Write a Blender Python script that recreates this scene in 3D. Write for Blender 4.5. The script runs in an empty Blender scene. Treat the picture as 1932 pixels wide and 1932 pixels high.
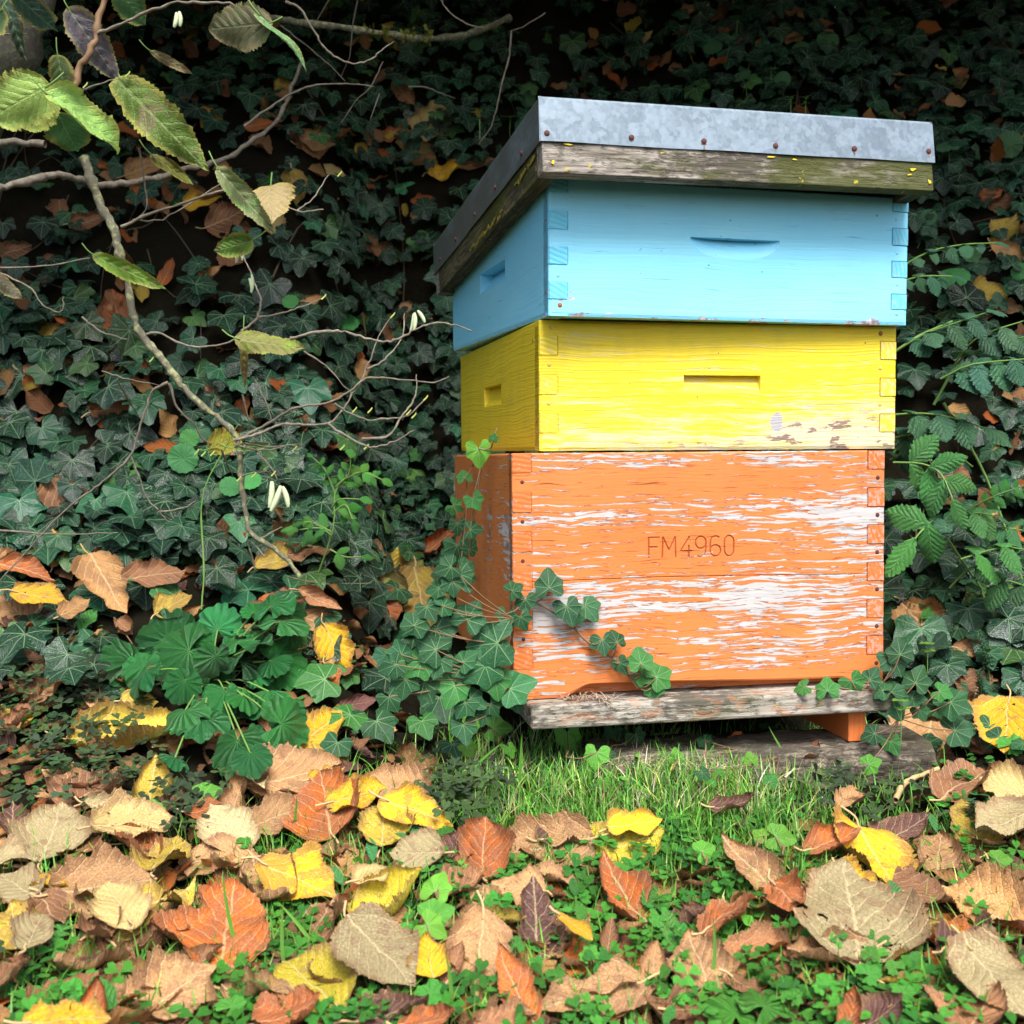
import bpy, math, random
import numpy as np
from mathutils import Matrix, Vector
random.seed(7); rng = np.random.default_rng(7)
C = bpy.context.scene.collection
scene = bpy.context.scene

# ------------------------------------------------------------------ camera
CAM_H = 0.36
FPX, PITCH, ROLL = 2097.5, math.radians(2.07), math.radians(-0.63)      # focal length for a 1932 px wide frame
_c, _s = math.cos(PITCH), math.sin(PITCH)
FW = np.array([0, _c, -_s]); RT = np.array([1.0, 0, 0]); DN = np.array([0, -_s, -_c])
XR = math.cos(ROLL)*RT - math.sin(ROLL)*DN; YD = math.sin(ROLL)*RT + math.cos(ROLL)*DN
EYE = np.array([0, 0, CAM_H])
cd = bpy.data.cameras.new('camera'); cam = bpy.data.objects.new('camera', cd); C.objects.link(cam); scene.camera = cam
cd.sensor_fit = 'HORIZONTAL'; cd.sensor_width = 36; cd.lens = FPX/1932*36; cd.clip_start = .05; cd.clip_end = 200
cd.dof.use_dof = True; cd.dof.focus_distance = 1.3; cd.dof.aperture_fstop = 11
cam.matrix_world = Matrix(((XR[0], -YD[0], -FW[0], 0), (XR[1], -YD[1], -FW[1], 0), (XR[2], -YD[2], -FW[2], CAM_H), (0, 0, 0, 1)))
# ------------------------------------------------------------------ light
SUN_EL, SUN_AZ = math.radians(56), math.radians(14)      # azimuth measured from behind the camera towards its right
w = bpy.data.worlds.new('World'); scene.world = w; w.use_nodes = True
nt = w.node_tree; bg = nt.nodes['Background']; sky = nt.nodes.new('ShaderNodeTexSky'); sky.sky_type = 'NISHITA'
sky.sun_disc = False; sky.sun_elevation = SUN_EL; sky.sun_rotation = math.pi - SUN_AZ; sky.dust_density = 4; sky.air_density = 1.0; sky.ozone_density = 1.0
nt.links.new(sky.outputs[0], bg.inputs[0]); bg.inputs[1].default_value = .13
sl = bpy.data.lights.new('sun', 'SUN'); sl.energy = 2.5; sl.angle = math.radians(26); sl.color = (1, .99, .98)
so = bpy.data.objects.new('sun', sl); C.objects.link(so)
sd = Vector((math.sin(SUN_AZ)*math.cos(SUN_EL), -math.cos(SUN_AZ)*math.cos(SUN_EL), math.sin(SUN_EL)))
so.rotation_euler = sd.to_track_quat('Z', 'Y').to_euler()
scene.view_settings.view_transform = 'Standard'; scene.view_settings.look = 'None'
scene.view_settings.exposure = 1.05; scene.view_settings.gamma = 1
scene.cycles.max_bounces = 6; scene.cycles.diffuse_bounces = 3; scene.cycles.transparent_max_bounces = 4

# ------------------------------------------------------------------ geometry helpers
def nrm(v): v = np.asarray(v, float); return v/np.linalg.norm(v)
def ray(px, py): return FW + (px-966)/FPX*XR + (py-966)/FPX*YD
def at(px, py, d): return EYE + ray(px, py)*d
PY = np.array([-20, .3, .8, 1.0, 1.2, 1.36, 1.5, 1.75, 1.9, 2.1, 2.6, 3.2, 4.5, 20])
PZ = np.array([-.47, -.44, -.405, -.385, -.353, -.318, -.262, -.145, -.01, .30, 1.07, 1.75, 2.3, 2.6]) + CAM_H
def sstep(a, b, x): t = np.clip((x-a)/(b-a), 0, 1); return t*t*(3-2*t)
def terrain(X, Y):
    X = np.asarray(X, float); Y = np.asarray(Y, float)
    k = sstep(-.24, -.10, X+.17*(Y-1.3))*(1-sstep(.50, .66, X+.17*(Y-1.3)))
    cut = np.where(Y < 2.7, .40*k*sstep(1.15, 1.5, Y)*(1-sstep(2.2, 2.7, Y)), 0)
    z = np.interp(Y-cut, PY, PZ)
    bank = sstep(1.5, 2.1, Y)
    z = z + (.012*np.sin(7.3*X+1.2)*np.cos(5.1*Y) + .006*np.sin(19*X+3*Y)) + bank*(.05*np.sin(3.1*X+2*Y)+.03*np.sin(8*X-6*Y))*(1-k)
    return z
def tnormal(x, y):
    e = .02; return nrm([terrain(x-e, y)-terrain(x+e, y), terrain(x, y-e)-terrain(x, y+e), 2*e])
def ground_hit(px, py, lift=0.0):
    r = ray(px, py); t = np.arange(.35, 7, .004); P = EYE + t[:, None]*r
    below = P[:, 2] < terrain(P[:, 0], P[:, 1]) + lift
    i = int(np.argmax(below)) if below.any() else len(t)-1
    return P[i], t[i]
def pix(P):
    q = np.asarray(P, float)-EYE; f = q@FW; return np.array([966+(q@XR)/f*FPX, 966+(q@YD)/f*FPX])

def tag(o, label=None, cat=None, group=None, kind=None):
    if label: o['label'] = label
    if cat: o['category'] = cat
    if group: o['group'] = group
    if kind: o['kind'] = kind
    return o
def empty(name, loc, label, cat, group=None):
    o = bpy.data.objects.new(name, None); C.objects.link(o); o.location = loc; o.empty_display_size = .02
    return tag(o, label, cat, group)
def link(name, me, mat=None, parent=None, M=None):
    o = bpy.data.objects.new(name, me); C.objects.link(o)
    if mat is not None:
        for m in (mat if isinstance(mat, (list, tuple)) else [mat]): me.materials.append(m)
    if parent: o.parent = parent
    if M is not None: o.matrix_local = M
    return o
def mesh_np(name, V, F, uv=None, attr=None, tint=None, smooth=True, matidx=None):
    """V (n,3); F (m,4) quads or list of such; uv per vertex (n,2); attr/tint per vertex colours (n,4)"""
    me = bpy.data.meshes.new(name); V = np.asarray(V, np.float32); F = np.asarray(F, np.int32)
    me.vertices.add(len(V)); me.vertices.foreach_set('co', V.ravel())
    k = F.shape[1]; me.loops.add(F.size); me.polygons.add(len(F))
    me.loops.foreach_set('vertex_index', F.ravel())
    me.polygons.foreach_set('loop_start', np.arange(0, F.size, k, dtype=np.int32))
    if matidx is not None: me.polygons.foreach_set('material_index', np.asarray(matidx, np.int32))
    me.polygons.foreach_set('use_smooth', np.full(len(F), smooth))
    if uv is not None:
        l = me.uv_layers.new(name='UVMap'); l.data.foreach_set('uv', np.asarray(uv, np.float32)[F.ravel()].ravel())
    for nm, a in (('leaf', attr), ('tint', tint)):
        if a is not None:
            c = me.color_attributes.new(nm, 'FLOAT_COLOR', 'POINT'); c.data.foreach_set('color', np.asarray(a, np.float32).ravel())
    me.update(calc_edges=True); return me

# ------------------------------------------------------------------ node helper
class NT:
    def __init__(s, name):
        s.m = bpy.data.materials.new(name); s.m.use_nodes = True; s.t = s.m.node_tree; s.b = s.t.nodes['Principled BSDF']
    def n(s, typ, out=0, props=None, **inp):
        nd = s.t.nodes.new('ShaderNode'+typ)
        for k, v in (props or {}).items(): setattr(nd, k, v)
        for k, v in inp.items():
            key = int(k[1:]) if k[0] == 'i' and k[1:].isdigit() else k.replace('_', ' ')
            s.put(nd.inputs[key], v)
        return nd.outputs[out]
    def put(s, sock, v):
        if isinstance(v, bpy.types.NodeSocket): s.t.links.new(v, sock)
        else:
            if isinstance(v, tuple) and len(v) == 3 and sock.type == 'RGBA': v = (*v, 1)
            sock.default_value = v
    def math(s, op, a, b=0.0, c=0.0, clamp=False): return s.n('Math', props=dict(operation=op, use_clamp=clamp), i0=a, i1=b, i2=c)
    def mix(s, f, a, b, mode='MIX'):
        nd = s.t.nodes.new('ShaderNodeMix'); nd.data_type = 'RGBA'; nd.blend_type = mode
        s.put(nd.inputs[0], f); s.put(nd.inputs[6], a); s.put(nd.inputs[7], b); return nd.outputs[2]
    def ss(s, a, b, x):
        return s.n('MapRange', props=dict(interpolation_type='SMOOTHSTEP'), i0=x, i1=a, i2=b, i3=0.0, i4=1.0)
    def noise(s, vec, scale, detail=4.0, rough=.55, out=0, dist=0.0): return s.n('TexNoise', out, Vector=vec, Scale=scale, Detail=detail, Roughness=rough, Distortion=dist)
    def stretch(s, vec, sc, loc=(0, 0, 0)): return s.n('Mapping', Vector=vec, Scale=sc, Location=loc)
    def coord(s, which='Object'):
        nd = s.t.nodes.new('ShaderNodeTexCoord'); return nd.outputs[which]
    def attr(s, name, out='Color'):
        nd = s.t.nodes.new('ShaderNodeAttribute'); nd.attribute_name = name; return nd.outputs[out]
    def sep(s, v):
        nd = s.t.nodes.new('ShaderNodeSeparateXYZ'); s.t.links.new(v, nd.inputs[0]); return nd.outputs
    def bump(s, h, strength=.5, dist=.001, normal=None):
        nd = s.t.nodes.new('ShaderNodeBump'); s.put(nd.inputs['Height'], h); nd.inputs['Strength'].default_value = strength; nd.inputs['Distance'].default_value = dist
        if normal is not None: s.t.links.new(normal, nd.inputs['Normal'])
        return nd.outputs[0]
    def done(s, col, rough=.7, normal=None, spec=.4, metal=None, translucent=0, tcol=None, alpha=None):
        if alpha is not None: s.put(s.b.inputs['Alpha'], alpha)
        s.put(s.b.inputs['Base Color'], col); s.put(s.b.inputs['Roughness'], rough); s.put(s.b.inputs['Specular IOR Level'], spec)
        if normal is not None: s.put(s.b.inputs['Normal'], normal)
        if metal is not None: s.put(s.b.inputs['Metallic'], metal)
        if translucent:
            tr = s.t.nodes.new('ShaderNodeBsdfTranslucent'); s.put(tr.inputs[0], tcol if tcol is not None else col)
            mx = s.t.nodes.new('ShaderNodeMixShader'); mx.inputs[0].default_value = translucent
            s.t.links.new(s.b.outputs[0], mx.inputs[1]); s.t.links.new(tr.outputs[0], mx.inputs[2])
            s.t.links.new(mx.outputs[0], s.t.nodes['Material Output'].inputs[0])
        return s.m

# ------------------------------------------------------------------ materials: timber and paint
def mat_orange():
    n = NT('peeling_orange_paint'); co = n.coord(); wear = n.attr('leaf'); wr, gv, rnd = n.sep(wear)[0], n.sep(wear)[1], n.sep(wear)[2]
    warp = n.noise(n.stretch(co, (9, 9, 9)), 1.0, 2); co2 = n.n('VectorMath', props=dict(operation='ADD'), i0=co, i1=n.n('CombineXYZ', X=0.0, Y=0.0, Z=n.math('MULTIPLY', n.math('SUBTRACT', warp, .5), .018)))
    a = n.noise(n.stretch(co2, (8, 8, 190)), 1.0, 5, .62)
    b = n.noise(n.stretch(co2, (60, 60, 520)), 1.0, 3, .5)
    c = n.n('TexVoronoi', 1, Vector=n.stretch(co2, (34, 34, 420)), Scale=1.0)
    cs = n.sep(c)[0]
    m = n.math('ADD', n.math('MULTIPLY', a, .58), n.math('ADD', n.math('MULTIPLY', b, .26), n.math('MULTIPLY', cs, .16)))
    m = n.math('ADD', m, n.math('MULTIPLY', n.math('SUBTRACT', wr, .5), .30))
    peel = n.ss(.560, .568, m); edge = n.math('MULTIPLY', n.ss(.545, .565, m), n.math('SUBTRACT', 1.0, peel))
    grain = n.noise(n.stretch(co2, (8, 8, 520)), 1.0, 4, .7)
    crack = n.ss(.60, .68, n.noise(n.stretch(co2, (16, 16, 480), (3, 1, 2)), 1.0, 4, .65))
    tone = n.noise(co, 9, 3)
    org = n.mix(tone, (.60, .160, .034), (.76, .24, .068))
    org = n.mix(n.math('MULTIPLY', crack, .65), org, (.33, .05, .012))
    org = n.mix(n.math('MULTIPLY', edge, .55), org, (.34, .05, .01))
    org = n.mix(n.math('MULTIPLY', gv, .75), org, (.30, .045, .012))
    und = n.mix(grain, (.36, .34, .33), (.66, .64, .625)); und = n.mix(n.math('MULTIPLY', crack, .25), und, (.45, .3, .22))
    gry = n.ss(.50, .62, n.noise(n.stretch(co, (20, 20, 45)), 1.0, 4))
    und = n.mix(n.math('MULTIPLY', gry, rnd), und, (.20, .19, .17))
    und = n.mix(n.math('MULTIPLY', n.ss(.50, .62, n.noise(n.stretch(co2, (14, 14, 60), (9, 1, 4)), 1.0, 4, .6)), .35), und, (.36, .35, .34)); col = n.mix(peel, org, und)
    h = n.math('SUBTRACT', n.math('MULTIPLY', n.math('SUBTRACT', 1.0, peel), 1.0), n.math('ADD', n.math('MULTIPLY', crack, .8), n.math('MULTIPLY', grain, .5)))
    h = n.math('ADD', h, n.math('MULTIPLY', edge, .5))
    sp = n.ss(.735, .75, n.noise(n.stretch(co, (1, 1, 1), (3, 1, 7)), 150.0, 2, .5)); col = n.mix(n.math('MULTIPLY', sp, .7), col, (.09, .06, .05)); grm = n.ss(.48, .75, n.noise(co, 22, 5, .7)); col = n.mix(n.math('MULTIPLY', grm, .16), col, (.20, .15, .10)); return n.done(col, n.mix(peel, (.5, .5, .5), (.85, .85, .85)), n.bump(h, .8, .0012), .35)
def mat_yellow():
    n = NT('worn_yellow_paint'); co = n.coord(); wear = n.attr('leaf'); wr, gv, kn = n.sep(wear)[0], n.sep(wear)[1], n.sep(wear)[2]
    warp = n.noise(n.stretch(co, (6, 6, 10)), 1.0, 2); co2 = n.n('VectorMath', props=dict(operation='ADD'), i0=co, i1=n.n('CombineXYZ', X=0.0, Y=0.0, Z=n.math('MULTIPLY', n.math('SUBTRACT', warp, .5), .022)))
    a = n.noise(n.stretch(co2, (8, 8, 150)), 1.0, 6, .68); b = n.noise(n.stretch(co2, (40, 40, 620)), 1.0, 4, .7)
    m = n.math('ADD', n.math('MULTIPLY', a, .6), n.math('MULTIPLY', b, .4)); m = n.math('ADD', m, n.math('MULTIPLY', n.math('SUBTRACT', wr, .5), .30))
    worn = n.math('MULTIPLY', n.ss(.46, .62, m), .66)
    grain = n.ss(.42, .66, n.noise(n.stretch(co2, (3, 3, 330), (1, 2, 3)), 1.0, 3, .5))
    yel = n.mix(n.noise(co, 12, 3), (.76, .57, .013), (.84, .67, .035)); yel = n.mix(n.math('MULTIPLY', n.math('SUBTRACT', grain, .5), .35, clamp=True), yel, (.45, .33, .01))
    und = n.mix(b, (.42, .42, .42), (.72, .71, .69))
    col = n.mix(worn, yel, und)
    chip = n.math('MULTIPLY', n.ss(.55, .575, n.noise(n.stretch(co2, (30, 30, 90), (5, 0, 1)), 1.0, 5, .6)), n.ss(.62, .85, wr)); col = n.mix(chip, col, (.24, .17, .14))
    kw = n.ss(.30, .55, n.math('ADD', kn, n.math('MULTIPLY', n.math('SUBTRACT', n.noise(co, 130, 4, .7), .5), 1.1)))
    col = n.mix(kw, col, (.40, .40, .42)); col = n.mix(n.math('MULTIPLY', gv, .7), col, (.30, .2, .02))
    h = n.math('SUBTRACT', n.math('MULTIPLY', grain, .5), n.math('MULTIPLY', worn, .6)); h = n.math('SUBTRACT', h, n.math('MULTIPLY', b, .6))
    sp = n.ss(.735, .75, n.noise(n.stretch(co, (1, 1, 1), (3, 1, 7)), 150.0, 2, .5)); col = n.mix(n.math('MULTIPLY', sp, .7), col, (.09, .06, .05)); grm = n.ss(.48, .75, n.noise(co, 22, 5, .7)); col = n.mix(n.math('MULTIPLY', grm, .16), col, (.20, .15, .10)); return n.done(col, .5, n.bump(h, .55, .0010), .4)
def mat_blue():
    n = NT('blue_paint_on_timber'); co = n.coord(); wear = n.attr('leaf'); wr, gv = n.sep(wear)[0], n.sep(wear)[1]
    warp = n.noise(n.stretch(co, (7, 7, 10)), 1.0, 2); co2 = n.n('VectorMath', props=dict(operation='ADD'), i0=co, i1=n.n('CombineXYZ', X=0.0, Y=0.0, Z=n.math('MULTIPLY', n.math('SUBTRACT', warp, .5), .020)))
    grain = n.ss(.42, .66, n.noise(n.stretch(co2, (3, 3, 300), (1, 2, 3)), 1.0, 3, .5))
    fine = n.noise(n.stretch(co2, (14, 14, 420)), 1.0, 5, .7)
    crack = n.ss(.64, .70, n.noise(n.stretch(co2, (12, 12, 260), (2, 2, 7)), 1.0, 3, .6))
    blu = n.mix(n.noise(n.stretch(co, (5, 5, 14)), 1.0, 4), (.18, .65, .94), (.32, .77, .97)); blu = n.mix(n.math('MULTIPLY', fine, .3), blu, (.32, .84, .96))
    stn = n.ss(.52, .72, n.noise(n.stretch(co, (6, 6, 18), (2, 5, 1)), 1.0, 5, .6)); blu = n.mix(n.math('MULTIPLY', stn, .35), blu, (.34, .78, .90)); blu = n.mix(n.math('MULTIPLY', crack, .5), blu, (.05, .33, .5)); blu = n.mix(n.math('MULTIPLY', gv, .6), blu, (.02, .16, .26))
    chipn = n.math('ADD', n.noise(n.stretch(co, (45, 45, 130)), 1.0, 5, .6), n.math('MULTIPLY', n.math('SUBTRACT', wr, .5), .34))
    chip = n.ss(.66, .672, chipn); under = n.mix(n.ss(.4, .6, n.noise(co, 120, 3)), (.30, .26, .34), (.66, .62, .66))
    col = n.mix(chip, blu, under)
    h = n.math('SUBTRACT', n.math('MULTIPLY', grain, -.25), n.math('ADD', n.math('MULTIPLY', chip, .8), n.math('ADD', n.math('MULTIPLY', crack, .7), n.math('MULTIPLY', fine, .35))))
    sp = n.ss(.735, .75, n.noise(n.stretch(co, (1, 1, 1), (3, 1, 7)), 150.0, 2, .5)); col = n.mix(n.math('MULTIPLY', sp, .7), col, (.09, .06, .05)); grm = n.ss(.48, .75, n.noise(co, 22, 5, .7)); col = n.mix(n.math('MULTIPLY', grm, .05), col, (.20, .15, .10)); return n.done(col, .48, n.bump(h, .45, .0009), .4)
def mat_endgrain(name, base, line, amount):
    n = NT(name); co = n.coord(); wear = n.attr('leaf'); wr = n.sep(wear)[0]
    w_ = n.n('TexWave', 0, props=dict(wave_type='RINGS', rings_direction='Y'), Vector=n.stretch(co, (1, 1, 1), (.03, 0, .05)), Scale=55.0, Distortion=2.5, Detail=2.0)
    col = n.mix(n.math('MULTIPLY', n.ss(.72, .95, w_), amount), base, line)
    sp = n.ss(.58, .62, n.math('ADD', n.noise(co, 160, 4, .65), n.math('MULTIPLY', n.math('SUBTRACT', wr, .5), .3)))
    col = n.mix(n.math('MULTIPLY', sp, amount), col, (.52, .50, .50))
    return n.done(col, .65, n.bump(n.math('SUBTRACT', 0.0, w_), .5, .0006), .35)
def mat_oldwood(name, light, dark, mossy, orange=0.0, dirx=True, xm=None):
    n = NT(name); co = n.coord(); sc = (10, 200, 200) if dirx else (200, 10, 200)
    g = n.ss(.30, .68, n.noise(n.stretch(co, sc), 1.0, 6, .7)); big = n.noise(n.stretch(co, (7, 7, 14)), 1.0, 4)
    col = n.mix(g, dark, light)
    blot = n.ss(.47, .58, n.math('ADD', n.math('MULTIPLY', n.noise(n.stretch(co, (60, 160, 190) if dirx else (160, 60, 190)), 1.0, 5, .7), .55), n.math('MULTIPLY', big, .45))); col = n.mix(n.math('MULTIPLY', blot, .8), col, (.04, .035, .025))
    mn = n.noise(n.stretch(co, (9, 9, 22), (4, 2, 1)), 1.0, 5)
    if xm: mn = n.math('ADD', mn, n.math('MULTIPLY', n.ss(xm[0], xm[1], n.sep(co)[0]), xm[2]))
    ms = n.ss(.50, .66, mn); col = n.mix(n.math('MULTIPLY', ms, mossy), col, (.075, .085, .02))
    lich = n.ss(.66, .69, n.noise(co, 60, 4, .6)); col = n.mix(n.math('MULTIPLY', lich, mossy), col, (.50, .40, .04))
    if orange: col = n.mix(n.math('MULTIPLY', n.ss(.56, .62, n.noise(n.stretch(co, (40, 40, 90), (1, 5, 3)), 1.0, 4, .6)), orange), col, (.50, .19, .07))
    return n.done(col, .85, n.bump(n.math('ADD', g, blot), .7, .0012), .2)
def mat_zinc():
    n = NT('galvanised_sheet'); co = n.coord()
    v = n.sep(n.n('TexVoronoi', 1, Vector=n.n('VectorMath', props=dict(operation='ADD'), i0=co, i1=n.n('VectorMath', props=dict(operation='SCALE'), i0=n.noise(co, 90, 3, out=1), Scale=.012)), Scale=95.0))[0]
    v2 = n.sep(n.n('TexVoronoi', 1, Vector=co, Scale=210.0))[1]
    k = n.math('ADD', n.math('MULTIPLY', v, .55), n.math('MULTIPLY', v2, .45)); k = n.math('ADD', n.math('MULTIPLY', k, .6), n.math('MULTIPLY', n.noise(co, 14, 4), .5))
    col = n.mix(n.ss(.25, .85, k), (.145, .195, .235), (.24, .305, .36))
    st = n.ss(.60, .68, n.noise(n.stretch(co, (14, 14, 80)), 1.0, 5, .6)); col = n.mix(n.math('MULTIPLY', st, .35), col, (.15, .17, .28))
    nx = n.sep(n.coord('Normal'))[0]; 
    left_tone = n.math('MULTIPLY', n.ss(-.3, -.9, nx), n.ss(.25, .65, n.noise(n.stretch(co, (6, 6, 30)), 1.0, 4))); col = n.mix(n.math('MULTIPLY', n.math('ADD', left_tone, n.math('MULTIPLY', n.ss(-.3, -.9, nx), .4), clamp=True), .85), col, (.085, .095, .075))  # sheet coloured darker and greener on its left-facing side
    return n.done(col, .55, n.bump(v, .08, .0005), .5, .35)
def mat_plain(name, col, rough=.7, var=.3, scale=40, spec=.3, tr=0):
    n = NT(name); co = n.coord(); k = n.noise(co, scale, 4); d = tuple(c*(1-var) for c in col); l = tuple(min(1, c*(1+var)) for c in col)
    return n.done(n.mix(k, d, l), rough, n.bump(k, .4, .001), spec, translucent=tr)
def mat_bark(name, base, lichen, amt):
    n = NT(name); co = n.coord(); k = n.noise(co, 260, 5, .65); f = n.noise(co, 120, 4)
    col = n.mix(k, tuple(c*.55 for c in base), tuple(c*1.3 for c in base)); col = n.mix(n.math('MULTIPLY', n.ss(.50, .58, f), amt), col, n.mix(k, tuple(c*.6 for c in lichen), lichen))
    return n.done(col, .85, n.bump(n.math('ADD', k, f), .8, .0015), .2)
# ------------------------------------------------------------------ materials: leaves
def leaf_mat(name, veins, vcol, src='object', edge=None, patch=(.10, .05, .03), rough=.6, tr=.12, spec=.4, nv=8.0, slope=.75, vstr=.5, quilt=.4, vw=.012, patch_scale=16.0, holes_=0):
    """veins: 'pinnate' | 'palmate' | 'radial' ; colour from object colour (alpha = brown patches) or from the 'tint' attribute"""
    n = NT(name); uvx, uvy, _ = n.sep(n.coord('UV')); x = n.math('SUBTRACT', uvx, .5); ax = n.math('ABSOLUTE', x); at_ = n.sep(n.attr('leaf')); 
    if src == 'object':
        oi = n.t.nodes.new('ShaderNodeObjectInfo'); base, pa, rnd = oi.outputs['Color'], oi.outputs['Alpha'], oi.outputs['Random']
    else:
        ti = n.t.nodes.new('ShaderNodeAttribute'); ti.attribute_name = 'tint'; base, pa = ti.outputs['Color'], ti.outputs['Alpha']; rnd = at_[2]
    if veins == 'pinnate':
        mid = n.math('SUBTRACT', 1.0, n.ss(vw*.7, vw*1.7, n.math('ADD', ax, n.math('MULTIPLY', uvy, vw*.6))))
        wv = n.noise(n.n('CombineXYZ', X=uvx, Y=uvy, Z=n.math('MULTIPLY', rnd, 37.0)), 4.0, 3)
        ph = n.math('ADD', n.math('MULTIPLY', n.math('SUBTRACT', uvy, n.math('MULTIPLY', n.math('POWER', ax, .85), slope)), nv), n.math('MULTIPLY', wv, 1.1)); ph = n.math('ADD', ph, n.math('MULTIPLY', n.math('GREATER_THAN', x, 0.0), .37)); fr = n.math('ABSOLUTE', n.math('SUBTRACT', n.math('FRACT', ph), .5))
        side = n.math('SUBTRACT', 1.0, n.ss(.015, .085, fr)); v = n.math('MAXIMUM', mid, n.math('MULTIPLY', side, .75)); ridge = n.math('MULTIPLY', fr, 2.0)
    else:
        r = n.math('SQRT', n.math('ADD', n.math('MULTIPLY', x, x), n.math('MULTIPLY', uvy, uvy))); th = n.math('ARCTAN2', ax, uvy)
        v = None; ridge = None
        angs = (0, .62, 1.35, 2.1) if veins == 'palmate' else (0, .42, .85, 1.3, 1.8, 2.3)
        for a in angs:
            d = n.math('MULTIPLY', n.math('ABSOLUTE', n.math('SINE', n.math('MULTIPLY', n.math('SUBTRACT', th, a), 1.0))), r)
            v = d if v is None else n.math('MINIMUM', v, d)
        ridge = n.math('MINIMUM', n.math('MULTIPLY', v, 9.0), 1.0); v = n.math('SUBTRACT', 1.0, n.ss(vw*.5, vw*1.4, n.math('ADD', v, n.math('MULTIPLY', r, vw*.5))))
        f2 = n.math('ABSOLUTE', n.math('SUBTRACT', n.math('FRACT', n.math('ADD', n.math('MULTIPLY', r, 7.0), n.math('MULTIPLY', n.math('SINE', n.math('MULTIPLY', th, 4.5)), 1.3))), .5)); v = n.math('MAXIMUM', v, n.math('MULTIPLY', n.math('SUBTRACT', 1.0, n.ss(.02, .09, f2)), .35))
    vec = n.n('CombineXYZ', X=uvx, Y=uvy, Z=n.math('MULTIPLY', rnd, 37.0))
    big = n.noise(vec, patch_scale*.28, 4, .6); small = n.noise(vec, patch_scale*1.6, 5, .65)
    col = n.mix(n.math('MULTIPLY', n.math('SUBTRACT', small, .35), .8, clamp=True), base, n.mix(1.0, base, (.36, .31, .28), 'MULTIPLY'))
    if edge is not None:
        em = n.math('MULTIPLY', n.ss(.62, .98, n.math('ADD', at_[0], n.math('MULTIPLY', n.math('SUBTRACT', big, .5), .7))), edge[3]); col = n.mix(em, col, edge[:3])
    pm = n.ss(.0, .05, n.math('SUBTRACT', n.math('ADD', n.math('MULTIPLY', big, .8), n.math('MULTIPLY', small, .2)), n.math('SUBTRACT', .66, n.math('MULTIPLY', pa, .36)))); pm = n.math('MULTIPLY', pm, n.ss(.0, .06, pa)); pcol = n.mix(.35, n.mix(small, patch, tuple(min(1, c*2.6) for c in patch)), base); col = n.mix(n.math('MULTIPLY', pm, .75), col, pcol)
    spk = n.math('MULTIPLY', n.ss(.70, .74, n.noise(vec, patch_scale*3.2, 2, .5)), n.ss(.02, .2, pa)); col = n.mix(n.math('MULTIPLY', spk, .7), col, patch)
    vc = n.mix(.5, base, vcol) if len(vcol) == 3 else vcol[:3]; col = n.mix(n.math('MULTIPLY', v, vstr), col, vc)
    vor = n.n('TexVoronoi', 0, props=dict(feature='DISTANCE_TO_EDGE'), Vector=vec, Scale=26.0); net = n.math('SUBTRACT', 1.0, n.ss(0.0, .10, vor))
    if veins == 'pinnate' or quilt > 1: col = n.mix(n.math('MULTIPLY', net, .22), col, n.mix(1.0, base, (.5, .45, .4), 'MULTIPLY'))
    fine = n.noise(vec, 60.0, 4, .7); col = n.mix(n.math('MULTIPLY', n.ss(.5, .75, fine), .30), col, n.mix(1.0, base, (.42, .36, .30), 'MULTIPLY'))
    bd = .0035 if quilt > 1.5 else .0016
    h = n.math('ADD', n.math('MULTIPLY', ridge, quilt), n.math('ADD', n.math('MULTIPLY', small, .6), n.math('ADD', n.math('MULTIPLY', v, -.5), n.math('MULTIPLY', net, -.35 if quilt < 1 else -.9))))
    al = None
    if holes_:
        am = n.attr('leaf', 'Alpha'); hn = n.noise(vec, 9.0, 3, .5); hs = n.noise(vec, 34.0, 2, .5)
        ha = n.math('MAXIMUM', n.math('MULTIPLY', n.math('GREATER_THAN', hn, .70), 1.0), n.math('MULTIPLY', n.math('GREATER_THAN', hs, .715), 1.0)); ha = n.math('MULTIPLY', ha, n.math('GREATER_THAN', am, .5))
        rag = n.math('GREATER_THAN', n.math('ADD', at_[0], n.math('ADD', n.math('MULTIPLY', n.noise(vec, 26.0, 4, .7), .26), n.math('MULTIPLY', n.noise(vec, 6.5, 2, .5), .42))), 1.30); ha = n.math('MAXIMUM', ha, rag)
        if holes_ == 2: ha = n.math('MAXIMUM', ha, n.math('GREATER_THAN', n.noise(vec, 5.0, 3, .6), .68))
        al = n.math('SUBTRACT', 1.0, ha)
        if tr: tr = 0
    return n.done(col, rough, n.bump(h, .8, bd), spec, translucent=tr, alpha=al)
M_DRY = leaf_mat('dry_leaf', 'pinnate', (.70, .54, .30), edge=(.26, .14, .07, .75), rough=.6, tr=.0, spec=.3, vstr=.85, quilt=.6, nv=6.5, slope=1.0, holes_=1)
M_LITTER = leaf_mat('litter_leaf', 'pinnate', (.55, .40, .22), src='attr', edge=(.20, .11, .06, .5), rough=.75, tr=.0, spec=.2, vstr=.4, quilt=.5, nv=7.0, slope=.9, holes_=1)
M_HAZEL = leaf_mat('hazel_leaf', 'pinnate', (.55, .62, .30), edge=(.50, .40, .08, .5), patch=(.12, .06, .05), rough=.55, tr=.22, spec=.35, vstr=.35, quilt=.45, nv=6.5, slope=1.0)
M_IVY = leaf_mat('ivy_leaf', 'palmate', (.30, .48, .26), src='attr', rough=.22, tr=.0, spec=.75, vstr=.85, quilt=.35, vw=.014)
M_IVY_O = leaf_mat('ivy_leaf_by_hive', 'palmate', (.42, .68, .32), rough=.32, tr=.05, spec=.5, vstr=.8, quilt=.35, vw=.015)
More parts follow.
